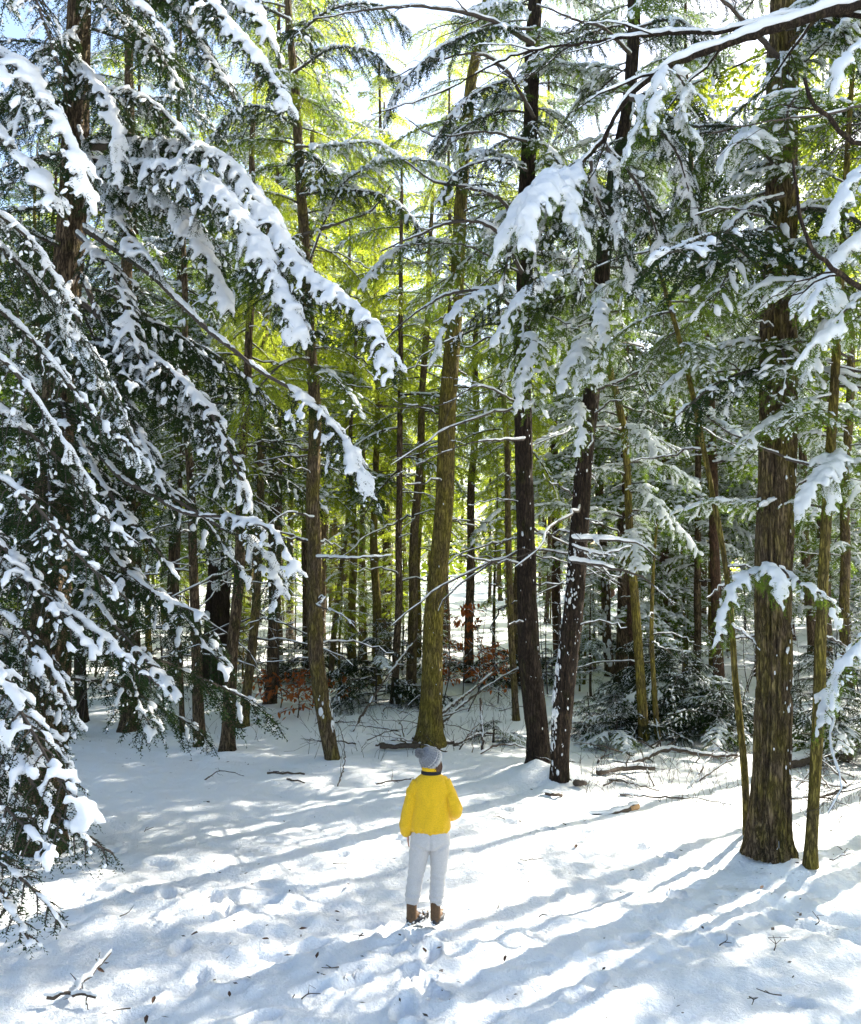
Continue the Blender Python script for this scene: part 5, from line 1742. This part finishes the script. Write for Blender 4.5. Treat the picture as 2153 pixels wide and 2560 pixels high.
for k, (nm, lab, cat, pts, r0, r1, sn, sub, mt) in enumerate(LOGS):
    lg = stick(nm, lab, cat, pts, r0, r1, sn, sub, 500 + k, mt)
    if k == 0:
        e = np.array(pts[2]) - np.array(pts[0])
        u_ = nrm(np.array(pts[2]) - np.array(pts[1]))
        mb = MB()
        tube(mb, np.array([e - u_ * .13, e - u_ * .02, e + u_ * .035, e + u_ * .06]), [.0505, .054, .050, .030], 14)
        link('broken_end', mb.mesh('broken_end', [M['cut']]), lg)

# small sticks and weed stalks of the brush, too slight to tell apart
gs = np.random.default_rng(91)
for i in range(88):
    px, py = [(gs.uniform(890, 1070), gs.uniform(1420, 1550)), (gs.uniform(1170, 1520), gs.uniform(1520, 1625)), (gs.uniform(640, 860), gs.uniform(1440, 1540)), (gs.uniform(1620, 1764), gs.uniform(1540, 1640)), (gs.uniform(1240, 1530), gs.uniform(1440, 1540))][i % 5]
    a = gs.uniform(0, 6.28)
    L = gs.uniform(.4, 1.5)
    p = G(px, py)
    q = (p[0] + math.cos(a) * L, p[1] + math.sin(a) * L * .6)
    up = gs.uniform(.0, .5)
    stick('brush_stick', ['thin snow-dusted stick in the brush between the olive trunk and the twin hemlock', 'thin snow-dusted stick in the brush below the dark bushes', 'thin stick in the snow around the foot of the curved hemlock', 'thin stick under the bushes behind the slim yellow-barked tree', 'thin stick among the dark bushes left of the massive trunk'][i % 5], 'stick',
          [(p[0], p[1], p[2] + .02), ((p[0] + q[0]) / 2, (p[1] + q[1]) / 2, gz((p[0] + q[0]) / 2, (p[1] + q[1]) / 2) + up * .6 + .03), (q[0], q[1], gz(*q) + up)],
          gs.uniform(.008, .02), .004, gs.uniform(.2, .8), int(gs.integers(1, 5)), 700 + i, 'log', 'sticks in the brush round the clearing')


def weeds(px0, px1, py0, py1, n, seed, label):
    g = np.random.default_rng(seed)
    mb = MB()
    for i in range(n):
        p = np.array(rest(G(g.uniform(px0, px1), g.uniform(py0, py1)), -.02))
        h = g.uniform(.1, .55)
        d = np.array([g.normal(0, .3), g.normal(0, .3), 1.0])
        Q = p + d * np.linspace(0, h, 5)[:, None] + np.stack([g.normal(0, .25) * np.linspace(0, 1, 5) ** 2 * h, g.normal(0, .2) * np.linspace(0, 1, 5) ** 2 * h, -.1 * np.linspace(0, 1, 5) ** 2], -1)
        tube(mb, Q, np.linspace(.004, .0018, 5), 3)
        if g.uniform() < .5:
            e = Q[3] + np.array([g.normal(0, .1), g.normal(0, .1), .08])
            tube(mb, np.array([Q[2], (Q[2] + e) / 2, e]), [.003, .0025, .0015], 3)
    link('dry_weeds', mb.mesh('dry_weeds', [M['twig']]), None, label, 'weeds', None, 'stuff')


weeds(1180, 1520, 1540, 1650, 230, 1, 'thin dry weed stalks poking through snow below the bushes')
weeds(620, 870, 1440, 1560, 120, 2, 'thin dry stalks in the snow around the curved hemlock')
weeds(300, 560, 1440, 1520, 60, 3, 'thin dry stalks among the left pole trunks')
weeds(1640, 1764, 1560, 1700, 110, 4, 'dry stalks and stems under the right edge bushes')
weeds(900, 1060, 1430, 1540, 120, 5, 'dry stalks in the brush left of the twin hemlock')
weeds(1200, 1500, 1380, 1500, 140, 6, 'dry stalks deeper in the right wood')

gl_ = np.random.default_rng(17)
mb = MB()
for i in range(620):
    if i % 3:
        t_ = TREES[int(gl_.integers(0, len(TREES)))]['base']
        x, y = t_[0] + gl_.normal(0, .9), t_[1] - abs(gl_.normal(0, 1.1))
    else:
        p = G(gl_.uniform(60, 1740), gl_.uniform(1600, 2090))
        x, y = p[0], p[1]
    a, l = gl_.uniform(0, 6.28), gl_.uniform(.008, .035)
    c = np.array([x, y, gz(x, y) + .012])
    d = np.array([math.cos(a), math.sin(a), gl_.normal(0, .2)]) * l
    e = np.array([-math.sin(a), math.cos(a), gl_.normal(0, .3)]) * l * gl_.uniform(.15, .5)
    mb.add([c - d, c + e, c + d, c - e], [[0, 1, 2], [0, 2, 3]])
link('needle_litter', mb.mesh('needle_litter', [M['twig']], False), None, 'dark needle and bark crumbs dropped on the snow', 'litter', None, 'stuff')

# dead leaves, bark crumbs and short twigs on the open snow, each its own thing
LEAFV = np.array([[-.045, 0, .004], [-.01, .022, .012], [-.01, -.022, .010], [.03, .016, .004], [.03, -.016, .008], [.06, 0, .002], [0, 0, .0]])
LEAFF = np.array([[0, 2, 6], [0, 6, 1], [1, 6, 3], [2, 4, 6], [6, 4, 5], [6, 5, 3]])
leaf_me = MB().add(LEAFV, LEAFF).mesh('fallen_leaf', [M['leaf_old']], False)
for i, (px, py, s, dk) in enumerate([(714, 1814, 1.1, 0), (590, 1960, 1, 0), (545, 1926, .9, 0), (400, 1915, 1.2, 0), (315, 2050, .9, 0), (205, 1990, 1, 1), (870, 1950, 1, 0), (390, 1560, 1, 0), (1290, 1720, 1, 0), (1180, 1735, 1.1, 0),
                                     (620, 1905, 1, 0), (482, 1890, 1.0, 0), (690, 1870, .8, 0), (300, 2090, 1, 0), (650, 1960, .9, 0), (1035, 1965, .9, 0), (1395, 1700, .9, 0), (1560, 1820, .9, 0), (470, 2040, .8, 0), (960, 1760, .8, 0)]):
    p = G(px, py)
    o = link('fallen_leaf', leaf_me, None, 'small brown dead leaf lying on the open snow', 'leaf', 'dead leaves on the snow')
    o.location = (p[0], p[1], p[2] + .012)
    o.rotation_euler = (gs.uniform(-.5, .5), gs.uniform(-.5, .5), gs.uniform(0, 6.28))
    o.scale = (s * .8,) * 3
for i in range(24):
    px, py = gs.uniform(150, 1740), 1640 + 450 * gs.uniform() ** 1.2
    if 800 < px < 960 and py < 1920:
        continue
    p = G(px, py)
    a = gs.uniform(0, 6.28)
    L = gs.uniform(.06, .22)
    mb = MB()
    Q = np.array([[0, 0, .006], [L * .5, gs.normal(0, .03), .02], [L, gs.normal(0, .05), .012 + gs.uniform(0, .05)]])
    tube(mb, spline(Q, 7), np.linspace(.006, .003, 7), 5)
    for j in range(int(gs.integers(0, 3))):
        tube(mb, np.array([Q[1], Q[1] + [L * .25, gs.normal(0, .05), .03], Q[1] + [L * .4, gs.normal(0, .08), .04]]), [.004, .003, .002], 4)
    o = link('twig', mb.mesh('twig', [M['twig']]), None, 'short dark twig dropped on the open snow', 'twig', 'twigs scattered on the snow')
    o.location = (p[0], p[1], p[2])
    o.rotation_euler = (0, 0, a)


# ------------------------------------------------------------------ the person
def loft(mb, rings, n=28, m=0):
    """closed tube through rings (centre, radius along u, radius along v, u, v)"""
    th = np.linspace(0, 2 * math.pi, n, endpoint=False)
    v = []
    for c, a, b, u, w in rings:
        c, u, w = np.array(c, float), np.array(u, float), np.array(w, float)
        v.append(c + a * np.cos(th)[:, None] * u + b * np.sin(th)[:, None] * w)
    k = len(rings)
    V = np.concatenate(v + [np.array([rings[0][0]], float), np.array([rings[-1][0]], float)])
    i, j = np.meshgrid(np.arange(k - 1), np.arange(n), indexing='ij')
    q = np.stack([i * n + j, i * n + (j + 1) % n, (i + 1) * n + (j + 1) % n, (i + 1) * n + j], -1).reshape(-1, 4)
    jj = np.arange(n)
    t = np.concatenate([np.stack([(jj + 1) % n, jj, np.full(n, k * n)], -1), np.stack([(k - 1) * n + jj, (k - 1) * n + (jj + 1) % n, np.full(n, k * n + 1)], -1)])
    mb.add(V, t, q, m)


X_, Y_ = (1, 0, 0), (0, 1, 0)


def zl(mb, rows, n=28):
    """rows (z, cx, cy, rx, ry); resampled smoothly"""
    r = np.array(rows, float)
    s = spline(np.stack([r[:, 1], r[:, 2], r[:, 0], r[:, 3], r[:, 4]], -1), len(rows) * 5)
    loft(mb, [((a[0], a[1], a[2]), max(a[3], .004), max(a[4], .004), X_, Y_) for a in s], n)


def limb_(mb, pts, rad, n=20):
    q = np.concatenate([np.array(pts, float), np.array(rad, float)[:, None]], 1)
    s = spline(q, len(pts) * 7)
    tube(mb, s[:, :3], s[:, 3], n)


def ball(mb, c, r, base=None):
    r = np.array(r if not np.isscalar(r) else (r, r, r), float)
    v, f = base or ICO3
    mb.add(v * r + np.array(c), f)


fp = G(877, 1888)
person = thing('person', 'person in yellow fleece, grey sweatpants, bobble hat, seen from behind, gazing up at the trees', 'person', rest(fp, -.012))
fz = gz(fp[0], fp[1])


def finger(mb, root, d1, d2, l, r):
    p0 = np.array(root)
    p1 = p0 + np.array(d1) * l * .45
    p2 = p1 + nrm(np.array(d1) + np.array(d2)) * l * .3
    p3 = p2 + np.array(d2) * l * .28
    tube(mb, np.array([p0, p1, p2, p3]), [r, r * .95, r * .85, r * .65], 8)
    ball(mb, p3, r * .66, ICO2)


# body: head, neck, trunk, arms, hands, legs as one surface under the clothes
mb = MB()
hc = np.array([.030, .030, 1.555])
fwd = nrm(np.array([.48, .70, .42]))
rgt = nrm(np.cross(fwd, [0, 0, 1.0]))
upv = np.cross(rgt, fwd)


def H(r_, u_, f_):
    return hc + rgt * r_ + upv * u_ + fwd * f_


ball(mb, hc, (.074, .080, .098))
ball(mb, H(0, -.005, .018), (.066, .070, .085))
ball(mb, H(0, -.075, .055), (.036, .036, .030))
tube(mb, np.array([H(0, .012, .092), H(0, -.012, .108), H(0, -.026, .104)]), [.008, .012, .010], 10)
for s in (-1, 1):
    ball(mb, H(s * .028, .004, .090), .012, ICO2)
    ball(mb, H(s * .040, -.030, .070), (.022, .022, .018), ICO2)
    ball(mb, H(s * .078, -.012, -.002), (.012, .020, .030), ICO2)
ball(mb, H(0, -.052, .088), (.020, .012, .007), ICO2)
ball(mb, H(0, -.061, .085), (.018, .012, .007), ICO2)
limb_(mb, [(.03, .0, 1.32), (.03, .01, 1.42), (.03, .025, 1.51)], [.06, .052, .05])
zl(mb, [(.80, .02, 0, .14, .10), (.92, .02, 0, .15, .105), (1.05, .022, 0, .125, .09), (1.2, .025, 0, .135, .092), (1.30, .03, -.005, .125, .078), (1.37, .03, -.005, .06, .045)])
limb_(mb, [(-.095, -.008, 1.325), (-.186, -.028, 1.09), (-.200, .035, .86)], [.040, .038, .028])
limb_(mb, [(.150, -.008, 1.325), (.252, -.042, 1.115), (.185, .115, 1.00)], [.040, .038, .028])
for wrist, d1, d2, side in ((np.array([-.200, .04, .855]), np.array([.05, .15, -.98]), np.array([.35, .45, -.82]), 1), (np.array([.175, .125, .995]), np.array([-.80, .50, -.30]), np.array([-.90, .1, -.4]), -1)):
    d1, d2 = nrm(d1), nrm(d2)
    w = nrm(np.cross(d1, [side * 1.0, 0, .2]))
    palm = wrist + d1 * .045
    for a in np.linspace(-.028, .028, 5):
        tube(mb, np.array([wrist + w * a * .6, palm + w * a, palm + w * a + d1 * .04]), [.015, .014, .012], 8)
    for a, l in zip((-.030, -.010, .010, .029), (.062, .076, .080, .070)):
        finger(mb, palm + w * a + d1 * .036, d1, d2, l, .0085)
    finger(mb, wrist + w * .030 + d1 * .02, nrm(d1 * .7 + w * .7), nrm(d1 + w * .2), .062, .0095)
limb_(mb, [(-.065, 0, .84), (-.120, .015, .46), (-.155, -.01, .08)], [.075, .05, .035])
limb_(mb, [(.105, 0, .84), (.098, .015, .46), (.080, -.005, .08)], [.075, .05, .035])
v, t, q, _, _ = mb.arrays()
link('body', remesh('body', v, t, q, .0075, [M['skin']], 3, None, .35), person)


def folds(amp, sx, sz, seed):
    def f(co):
        a = fbm(np.stack([co[:, 0] * sx + seed, co[:, 1] * sx, co[:, 2] * sz], -1), 3) - .5
        b_ = np.abs(vnoise(np.stack([co[:, 0] * sx * .8 + co[:, 2] * 5 + seed, co[:, 1] * sx * .8, co[:, 2] * sz * .9 - co[:, 0] * 6], -1)) - .5) - .25
        return amp * (a * 1.2 - b_ * 1.3)
    return f


def jacket_folds(co):
    x, y, z = co[:, 0], co[:, 1], co[:, 2]
    d = .85 * folds(.016, 9, 5, 3)(co)
    th = np.arctan2(y, x - .022)
    torso = np.exp(-(np.clip(np.abs(x - .022) - .17, 0, 1) / .03) ** 2)
    # cloth gathered into the hem
    d = d + torso * np.exp(-((z - .90) / .055) ** 2) * .0035 * np.sin(th * 17 + 3 * vnoise(co * 7))
    # pulls running from the arm pits
    for sx, cx in ((-1, -.150), (1, .195)):
        r_ = np.hypot(x - cx, z - 1.235)
        a = np.arctan2(z - 1.235, (x - cx) * -sx)
        d = d + .0065 * np.exp(-(r_ / .105) ** 2) * np.sin(a * 4 + 1.3 + 3 * vnoise(co * 9))
        # sleeve seam
        sl = np.abs((x - cx) * sx + .30 * (z - 1.30) + .012)
        d = d - .0075 * np.exp(-(sl / .008) ** 2) * np.clip((z - 1.16) / .08, 0, 1) * np.clip((1.41 - z) / .03, 0, 1)
    # rumples along the sleeves
    arm = np.clip((np.abs(x - .022) - .19) / .02, 0, 1)
    d = d + arm * .0032 * np.sin(z * 48 + 9 * vnoise(co * 8) + np.sign(x) * y * 30) * (vnoise(co * 13 + 4) * 1.6)
    # a long vertical drape at the middle of the back
    d = d + .007 * torso * np.exp(-((z - 1.08) / .12) ** 2) * np.sin(x * 42 + 1.5 * np.sin(z * 9))
    return d


def trouser_folds(co):
    x, y, z = co[:, 0], co[:, 1], co[:, 2]
    d = .7 * folds(.012, 12, 7, 9)(co)
    leg = np.exp(-((z - .43) / .085) ** 2)
    d = d + leg * .0036 * np.sin(z * 88 + x * 30 + 4 * vnoise(co * 8))
    ank = np.exp(-((z - .26) / .055) ** 2)
    d = d + ank * .0050 * np.sin(z * 105 + x * 24 + 4 * vnoise(co * 10))
    seat = np.exp(-((z - .74) / .05) ** 2)
    d = d + seat * .0050 * np.sin(z * 72 - np.abs(x - .02) * 48)
    d = d - .012 * np.exp(-((x - .020) / .010) ** 2) * np.clip((z - .70) / .05, 0, 1) * (y < 0)
    return d


# jacket
mb = MB()
zl(mb, [(.872, .022, .0, .172, .122), (.888, .022, .0, .186, .132), (.915, .022, -.004, .195, .142), (.98, .022, -.008, .196, .144), (1.08, .022, -.010, .188, .138), (1.20, .024, -.012, .184, .130),
        (1.30, .028, -.012, .182, .118), (1.37, .030, -.008, .160, .102), (1.415, .030, -.002, .105, .080), (1.44, .030, .004, .070, .066)], 40)
limb_(mb, [(-.098, -.008, 1.355), (-.138, -.016, 1.26), (-.180, -.030, 1.12), (-.203, -.018, 1.02), (-.212, .008, .93), (-.206, .030, .865), (-.200, .040, .828)], [.060, .068, .064, .064, .067, .058, .036])
limb_(mb, [(.158, -.008, 1.355), (.198, -.020, 1.26), (.246, -.045, 1.15), (.266, -.035, 1.09), (.245, .035, 1.035), (.202, .100, 1.005), (.180, .122, .998)], [.060, .068, .066, .067, .064, .056, .042])
ball(mb, (-.045, -.008, 1.372), (.085, .072, .040))
ball(mb, (.105, -.008, 1.372), (.085, .072, .040))
v, t, q, _, _ = mb.arrays()
jk = link('fleece_jacket', remesh('fleece_jacket', v, t, q, .0075, [M['yellow']], 2, jacket_folds, .55), person)
jk['label'] = 'bright yellow fleece jacket with bloused hem'


def band(name, rows, mt, parent, thick=.008, n=40):
    """an open ring of cloth"""
    mb = MB()
    th = np.linspace(0, 2 * math.pi, n, endpoint=False)
    V = []
    for (c, ru, rv, u, w) in rows:
        V.append(np.array(c) + ru * np.cos(th)[:, None] * np.array(u) + rv * np.sin(th)[:, None] * np.array(w))
    for (c, ru, rv, u, w) in rows[::-1]:
        V.append(np.array(c) + (ru - thick) * np.cos(th)[:, None] * np.array(u) + (rv - thick) * np.sin(th)[:, None] * np.array(w))
    k = len(V)
    i, j = np.meshgrid(np.arange(k), np.arange(n), indexing='ij')
    i2 = (i + 1) % k
    q = np.stack([i * n + j, i * n + (j + 1) % n, i2 * n + (j + 1) % n, i2 * n + j], -1).reshape(-1, 4)
    mb.add(np.concatenate(V), None, q)
    return link(name, mb.mesh(name, [mt]), parent)


band('collar_trim', [((.030, .006, 1.424), .098, .088, X_, Y_), ((.030, .008, 1.440), .099, .089, X_, Y_), ((.030, .012, 1.456), .094, .084, X_, Y_)], M['black'], jk, .03)
band('collar', [((.030, .010, 1.450), .091, .081, X_, Y_), ((.030, .014, 1.475), .090, .080, X_, Y_), ((.031, .020, 1.503), .086, .078, X_, Y_), ((.031, .022, 1.510), .082, .074, X_, Y_)], M['yellow'], jk, .012)
band('hem', [((.022, 0, .866), .176, .126, X_, Y_), ((.022, 0, .880), .180, .129, X_, Y_), ((.022, 0, .896), .184, .132, X_, Y_)], M['yellow'], jk, .02)

# sweatpants
mb = MB()
zl(mb, [(.715, .020, .002, .150, .105), (.76, .020, -.006, .186, .126), (.82, .020, -.012, .190, .134), (.88, .020, -.006, .176, .122), (.93, .020, 0, .158, .108)], 36)
limb_(mb, [(-.074, -.004, .82), (-.082, .0, .72), (-.104, .014, .55), (-.122, .018, .44), (-.140, .006, .32), (-.152, -.004, .235), (-.152, -.004, .195)], [.100, .098, .084, .076, .073, .070, .054])
limb_(mb, [(.112, -.004, .82), (.114, .0, .72), (.106, .014, .55), (.098, .018, .44), (.088, .006, .32), (.080, -.002, .225), (.078, -.002, .185)], [.100, .098, .082, .074, .071, .069, .054])
v, t, q, _, _ = mb.arrays()
pa = link('sweatpants', remesh('sweatpants', v, t, q, .0075, [M['pants']], 2, trouser_folds, .55), person)
band('ankle_cuff', [((-.152, -.004, .190), .058, .062, X_, Y_), ((-.152, -.004, .203), .064, .067, X_, Y_), ((-.152, -.004, .222), .064, .067, X_, Y_)], M['pants'], pa, .016)
band('ankle_cuff', [((.079, -.002, .178), .057, .061, X_, Y_), ((.079, -.002, .192), .063, .066, X_, Y_), ((.079, -.002, .211), .063, .066, X_, Y_)], M['pants'], pa, .016)

# boots
for (hx, hy, ang) in ((-.158, -.02, R(42)), (.072, -.02, R(17))):
    d = np.array([math.sin(ang), math.cos(ang), 0])
    w = np.array([d[1], -d[0], 0])
    o_ = np.array([hx, hy, 0])
    mb = MB()
    limb_(mb, [o_ + [0, 0, .05], o_ + [0, 0, .12], o_ + [0, 0, .19], o_ + [0, 0, .225]], [.052, .050, .050, .045])
    for f, hh, ww in ((-.02, .045, .042), (.02, .05, .044), (.06, .052, .044), (.10, .047, .047), (.14, .042, .048), (.175, .036, .042), (.20, .03, .03)):
        ball(mb, o_ + d * f + [0, 0, .028 + hh * .55], (ww, ww, hh))
    v, t, q, _, _ = mb.arrays()
    bt = link('boot', remesh('boot', v, t, q, .0065, [M['tan']], 3), person)
    mb = MB()
    th = np.linspace(0, 2 * math.pi, 36, endpoint=False)
    rows = []
    ct, st = np.cos(th), np.sin(th)
    wid = .053 * (1 + .10 * np.sin(th * 1 + 1.2))
    ou = o_ + d * .085 + ct[:, None] * d * .150 + (st * wid)[:, None] * w
    for z, s in ((.004, .94), (.012, 1.0), (.040, 1.02), (.058, .98), (.060, .86)):
        c = o_ + d * .085
        rows.append(c + (ou - c) * s + [0, 0, z])
    V = np.concatenate(rows + [np.array([o_ + d * .085 + [0, 0, .004]]), np.array([o_ + d * .085 + [0, 0, .06]])])
    n, k = 36, len(rows)
    i, j = np.meshgrid(np.arange(k - 1), np.arange(n), indexing='ij')
    q = np.stack([i * n + j, i * n + (j + 1) % n, (i + 1) * n + (j + 1) % n, (i + 1) * n + j], -1).reshape(-1, 4)
    jj = np.arange(n)
    t = np.concatenate([np.stack([(jj + 1) % n, jj, np.full(n, k * n)], -1), np.stack([(k - 1) * n + jj, (k - 1) * n + (jj + 1) % n, np.full(n, k * n + 1)], -1)])
    link('sole', MB().add(V, t, q).mesh('sole', [M['rubber']]), bt)
    g = np.random.default_rng(int(hx * 1000) + 500)
    mb = MB()
    c, s = [], []
    for i in range(70):
        f = g.uniform(.07, .22)
        a = g.uniform(-1.45, 1.45)
        hh, ww = .046, .048
        p = o_ + d * f + w * ww * math.sin(a) + np.array([0, 0, .032 + hh * .55 + hh * .92 * math.cos(a) * (1.1 - 1.6 * max(0, f - .1))])
        if vnoise(p * 26) < .42:
            continue
        c.append(p)
        s.append([g.uniform(.008, .018), g.uniform(.008, .014), .007])
    for i in range(26):
        a = g.uniform(0, 6.28)
        p = o_ + d * .085 + d * .150 * math.cos(a) + w * .054 * math.sin(a) + np.array([0, 0, g.uniform(.005, .055)])
        c.append(p)
        s.append([g.uniform(.008, .018), g.uniform(.006, .012), .008])
    blobs(mb, np.array(c), g.normal(0, 1, (len(c), 3)) * [1, 1, .2], np.array(s), ICO2)
    link('snow', mb.mesh('snow', [M['snow']]), bt, kind='stuff')

# hat, bobble, hair
ax = nrm(np.array([-.64, -.46, .60]))
hu = nrm(np.cross(ax, [0, 0, 1.0]))
hv = np.cross(ax, hu)
hcen = hc + np.array([-.006, -.012, .012])
rows = []
for a, r in ((-.045, .100), (-.030, .104), (.0, .107), (.030, .105), (.060, .095), (.088, .078), (.110, .055), (.122, .028), (.126, .006)):
    rows.append((hcen + ax * a, r, r * 1.02, hu, hv))
mb = MB()
rr_ = []
for k in range(len(rows) - 1):
    for f in (0, .5):
        A, B = rows[k], rows[k + 1]
        rr_.append((A[0] * (1 - f) + B[0] * f, A[1] * (1 - f) + B[1] * f, A[2] * (1 - f) + B[2] * f, hu, hv))
rr_.append(rows[-1])
loft(mb, rr_, 72)
v, t, q, tm_, qm_ = mb.arrays()
# knitted ribs
rel = v - hcen
ang = np.arctan2(rel @ hv, rel @ hu)
al = rel @ ax
rad_dir = nrm(rel - al[:, None] * ax + 1e-9)
v = v + rad_dir * (.0048 * np.sin(ang * 22) + .007 * (vnoise(v * 40) - .5) + .004 * np.sin(al * 260))[:, None]
ht = link('knit_hat', new_mesh('knit_hat', v, t, q, [M['hat']]), person)
band('brim', [(hcen + ax * -.052, .101, .103, hu, hv), (hcen + ax * -.045, .109, .111, hu, hv), (hcen + ax * -.010, .112, .114, hu, hv), (hcen + ax * -.002, .106, .108, hu, hv)], M['hat_light'], ht, .012, 64)
band('stripe', [(hcen + ax * .012, .1075, .1095, hu, hv), (hcen + ax * .018, .1085, .1105, hu, hv), (hcen + ax * .024, .1072, .109, hu, hv)], M['hat_light'], ht, .006, 64)
g = np.random.default_rng(8)
pc = hcen + ax * .150 + np.array([-.012, -.01, -.02])
mb = MB()
dv = nrm(g.normal(0, 1, (900, 3)))
wv = nrm(np.cross(dv, g.normal(0, 1, (900, 3))))
l = .046 * g.uniform(.78, 1.1, 900)
V = np.stack([pc + dv * .008 - wv * .004, pc + dv * .008 + wv * .004, pc + dv * l[:, None] + wv * .004, pc + dv * l[:, None] - wv * .004], 1).reshape(-1, 3)
mb.add(V, None, np.arange(3600).reshape(-1, 4))
ball(mb, pc, .034)
link('pom_pom', mb.mesh('pom_pom', [M['pompom']], False), ht, kind='stuff')
mb = MB()
for i in range(64):
    f = g.uniform(-.055, .035)
    s_side = 1
    top_ = hc + rgt * (.074 + g.uniform(-.004, .012)) + fwd * (f + .005) + upv * (.0 + g.uniform(-.02, .02))
    end = np.array([top_[0] + g.uniform(-.012, .012), top_[1] + g.uniform(-.03, .012), 1.425 + g.uniform(-.015, .035)])
    mid = (top_ + end) / 2 + rgt * .014 + g.normal(0, .004, 3)
    tube(mb, spline([top_, mid, end], 7), np.linspace(.0055, .0025, 7), 5)
for i in range(30):
    f = g.uniform(-.05, .03)
    top_ = hc - rgt * .074 + fwd * f
    end = np.array([top_[0] + g.uniform(-.01, .012), top_[1] + g.uniform(-.01, .02), 1.44 + g.uniform(-.015, .03)])
    tube(mb, spline([top_, (top_ + end) / 2 - rgt * .012, end], 7), np.linspace(.0055, .0025, 7), 5)
link('hair', mb.mesh('hair', [M['hair']]), person)

bpy.data.scenes.remove(TMP)
print('script seconds', round(time.time() - T_START, 1), 'objects', len(bpy.data.objects))
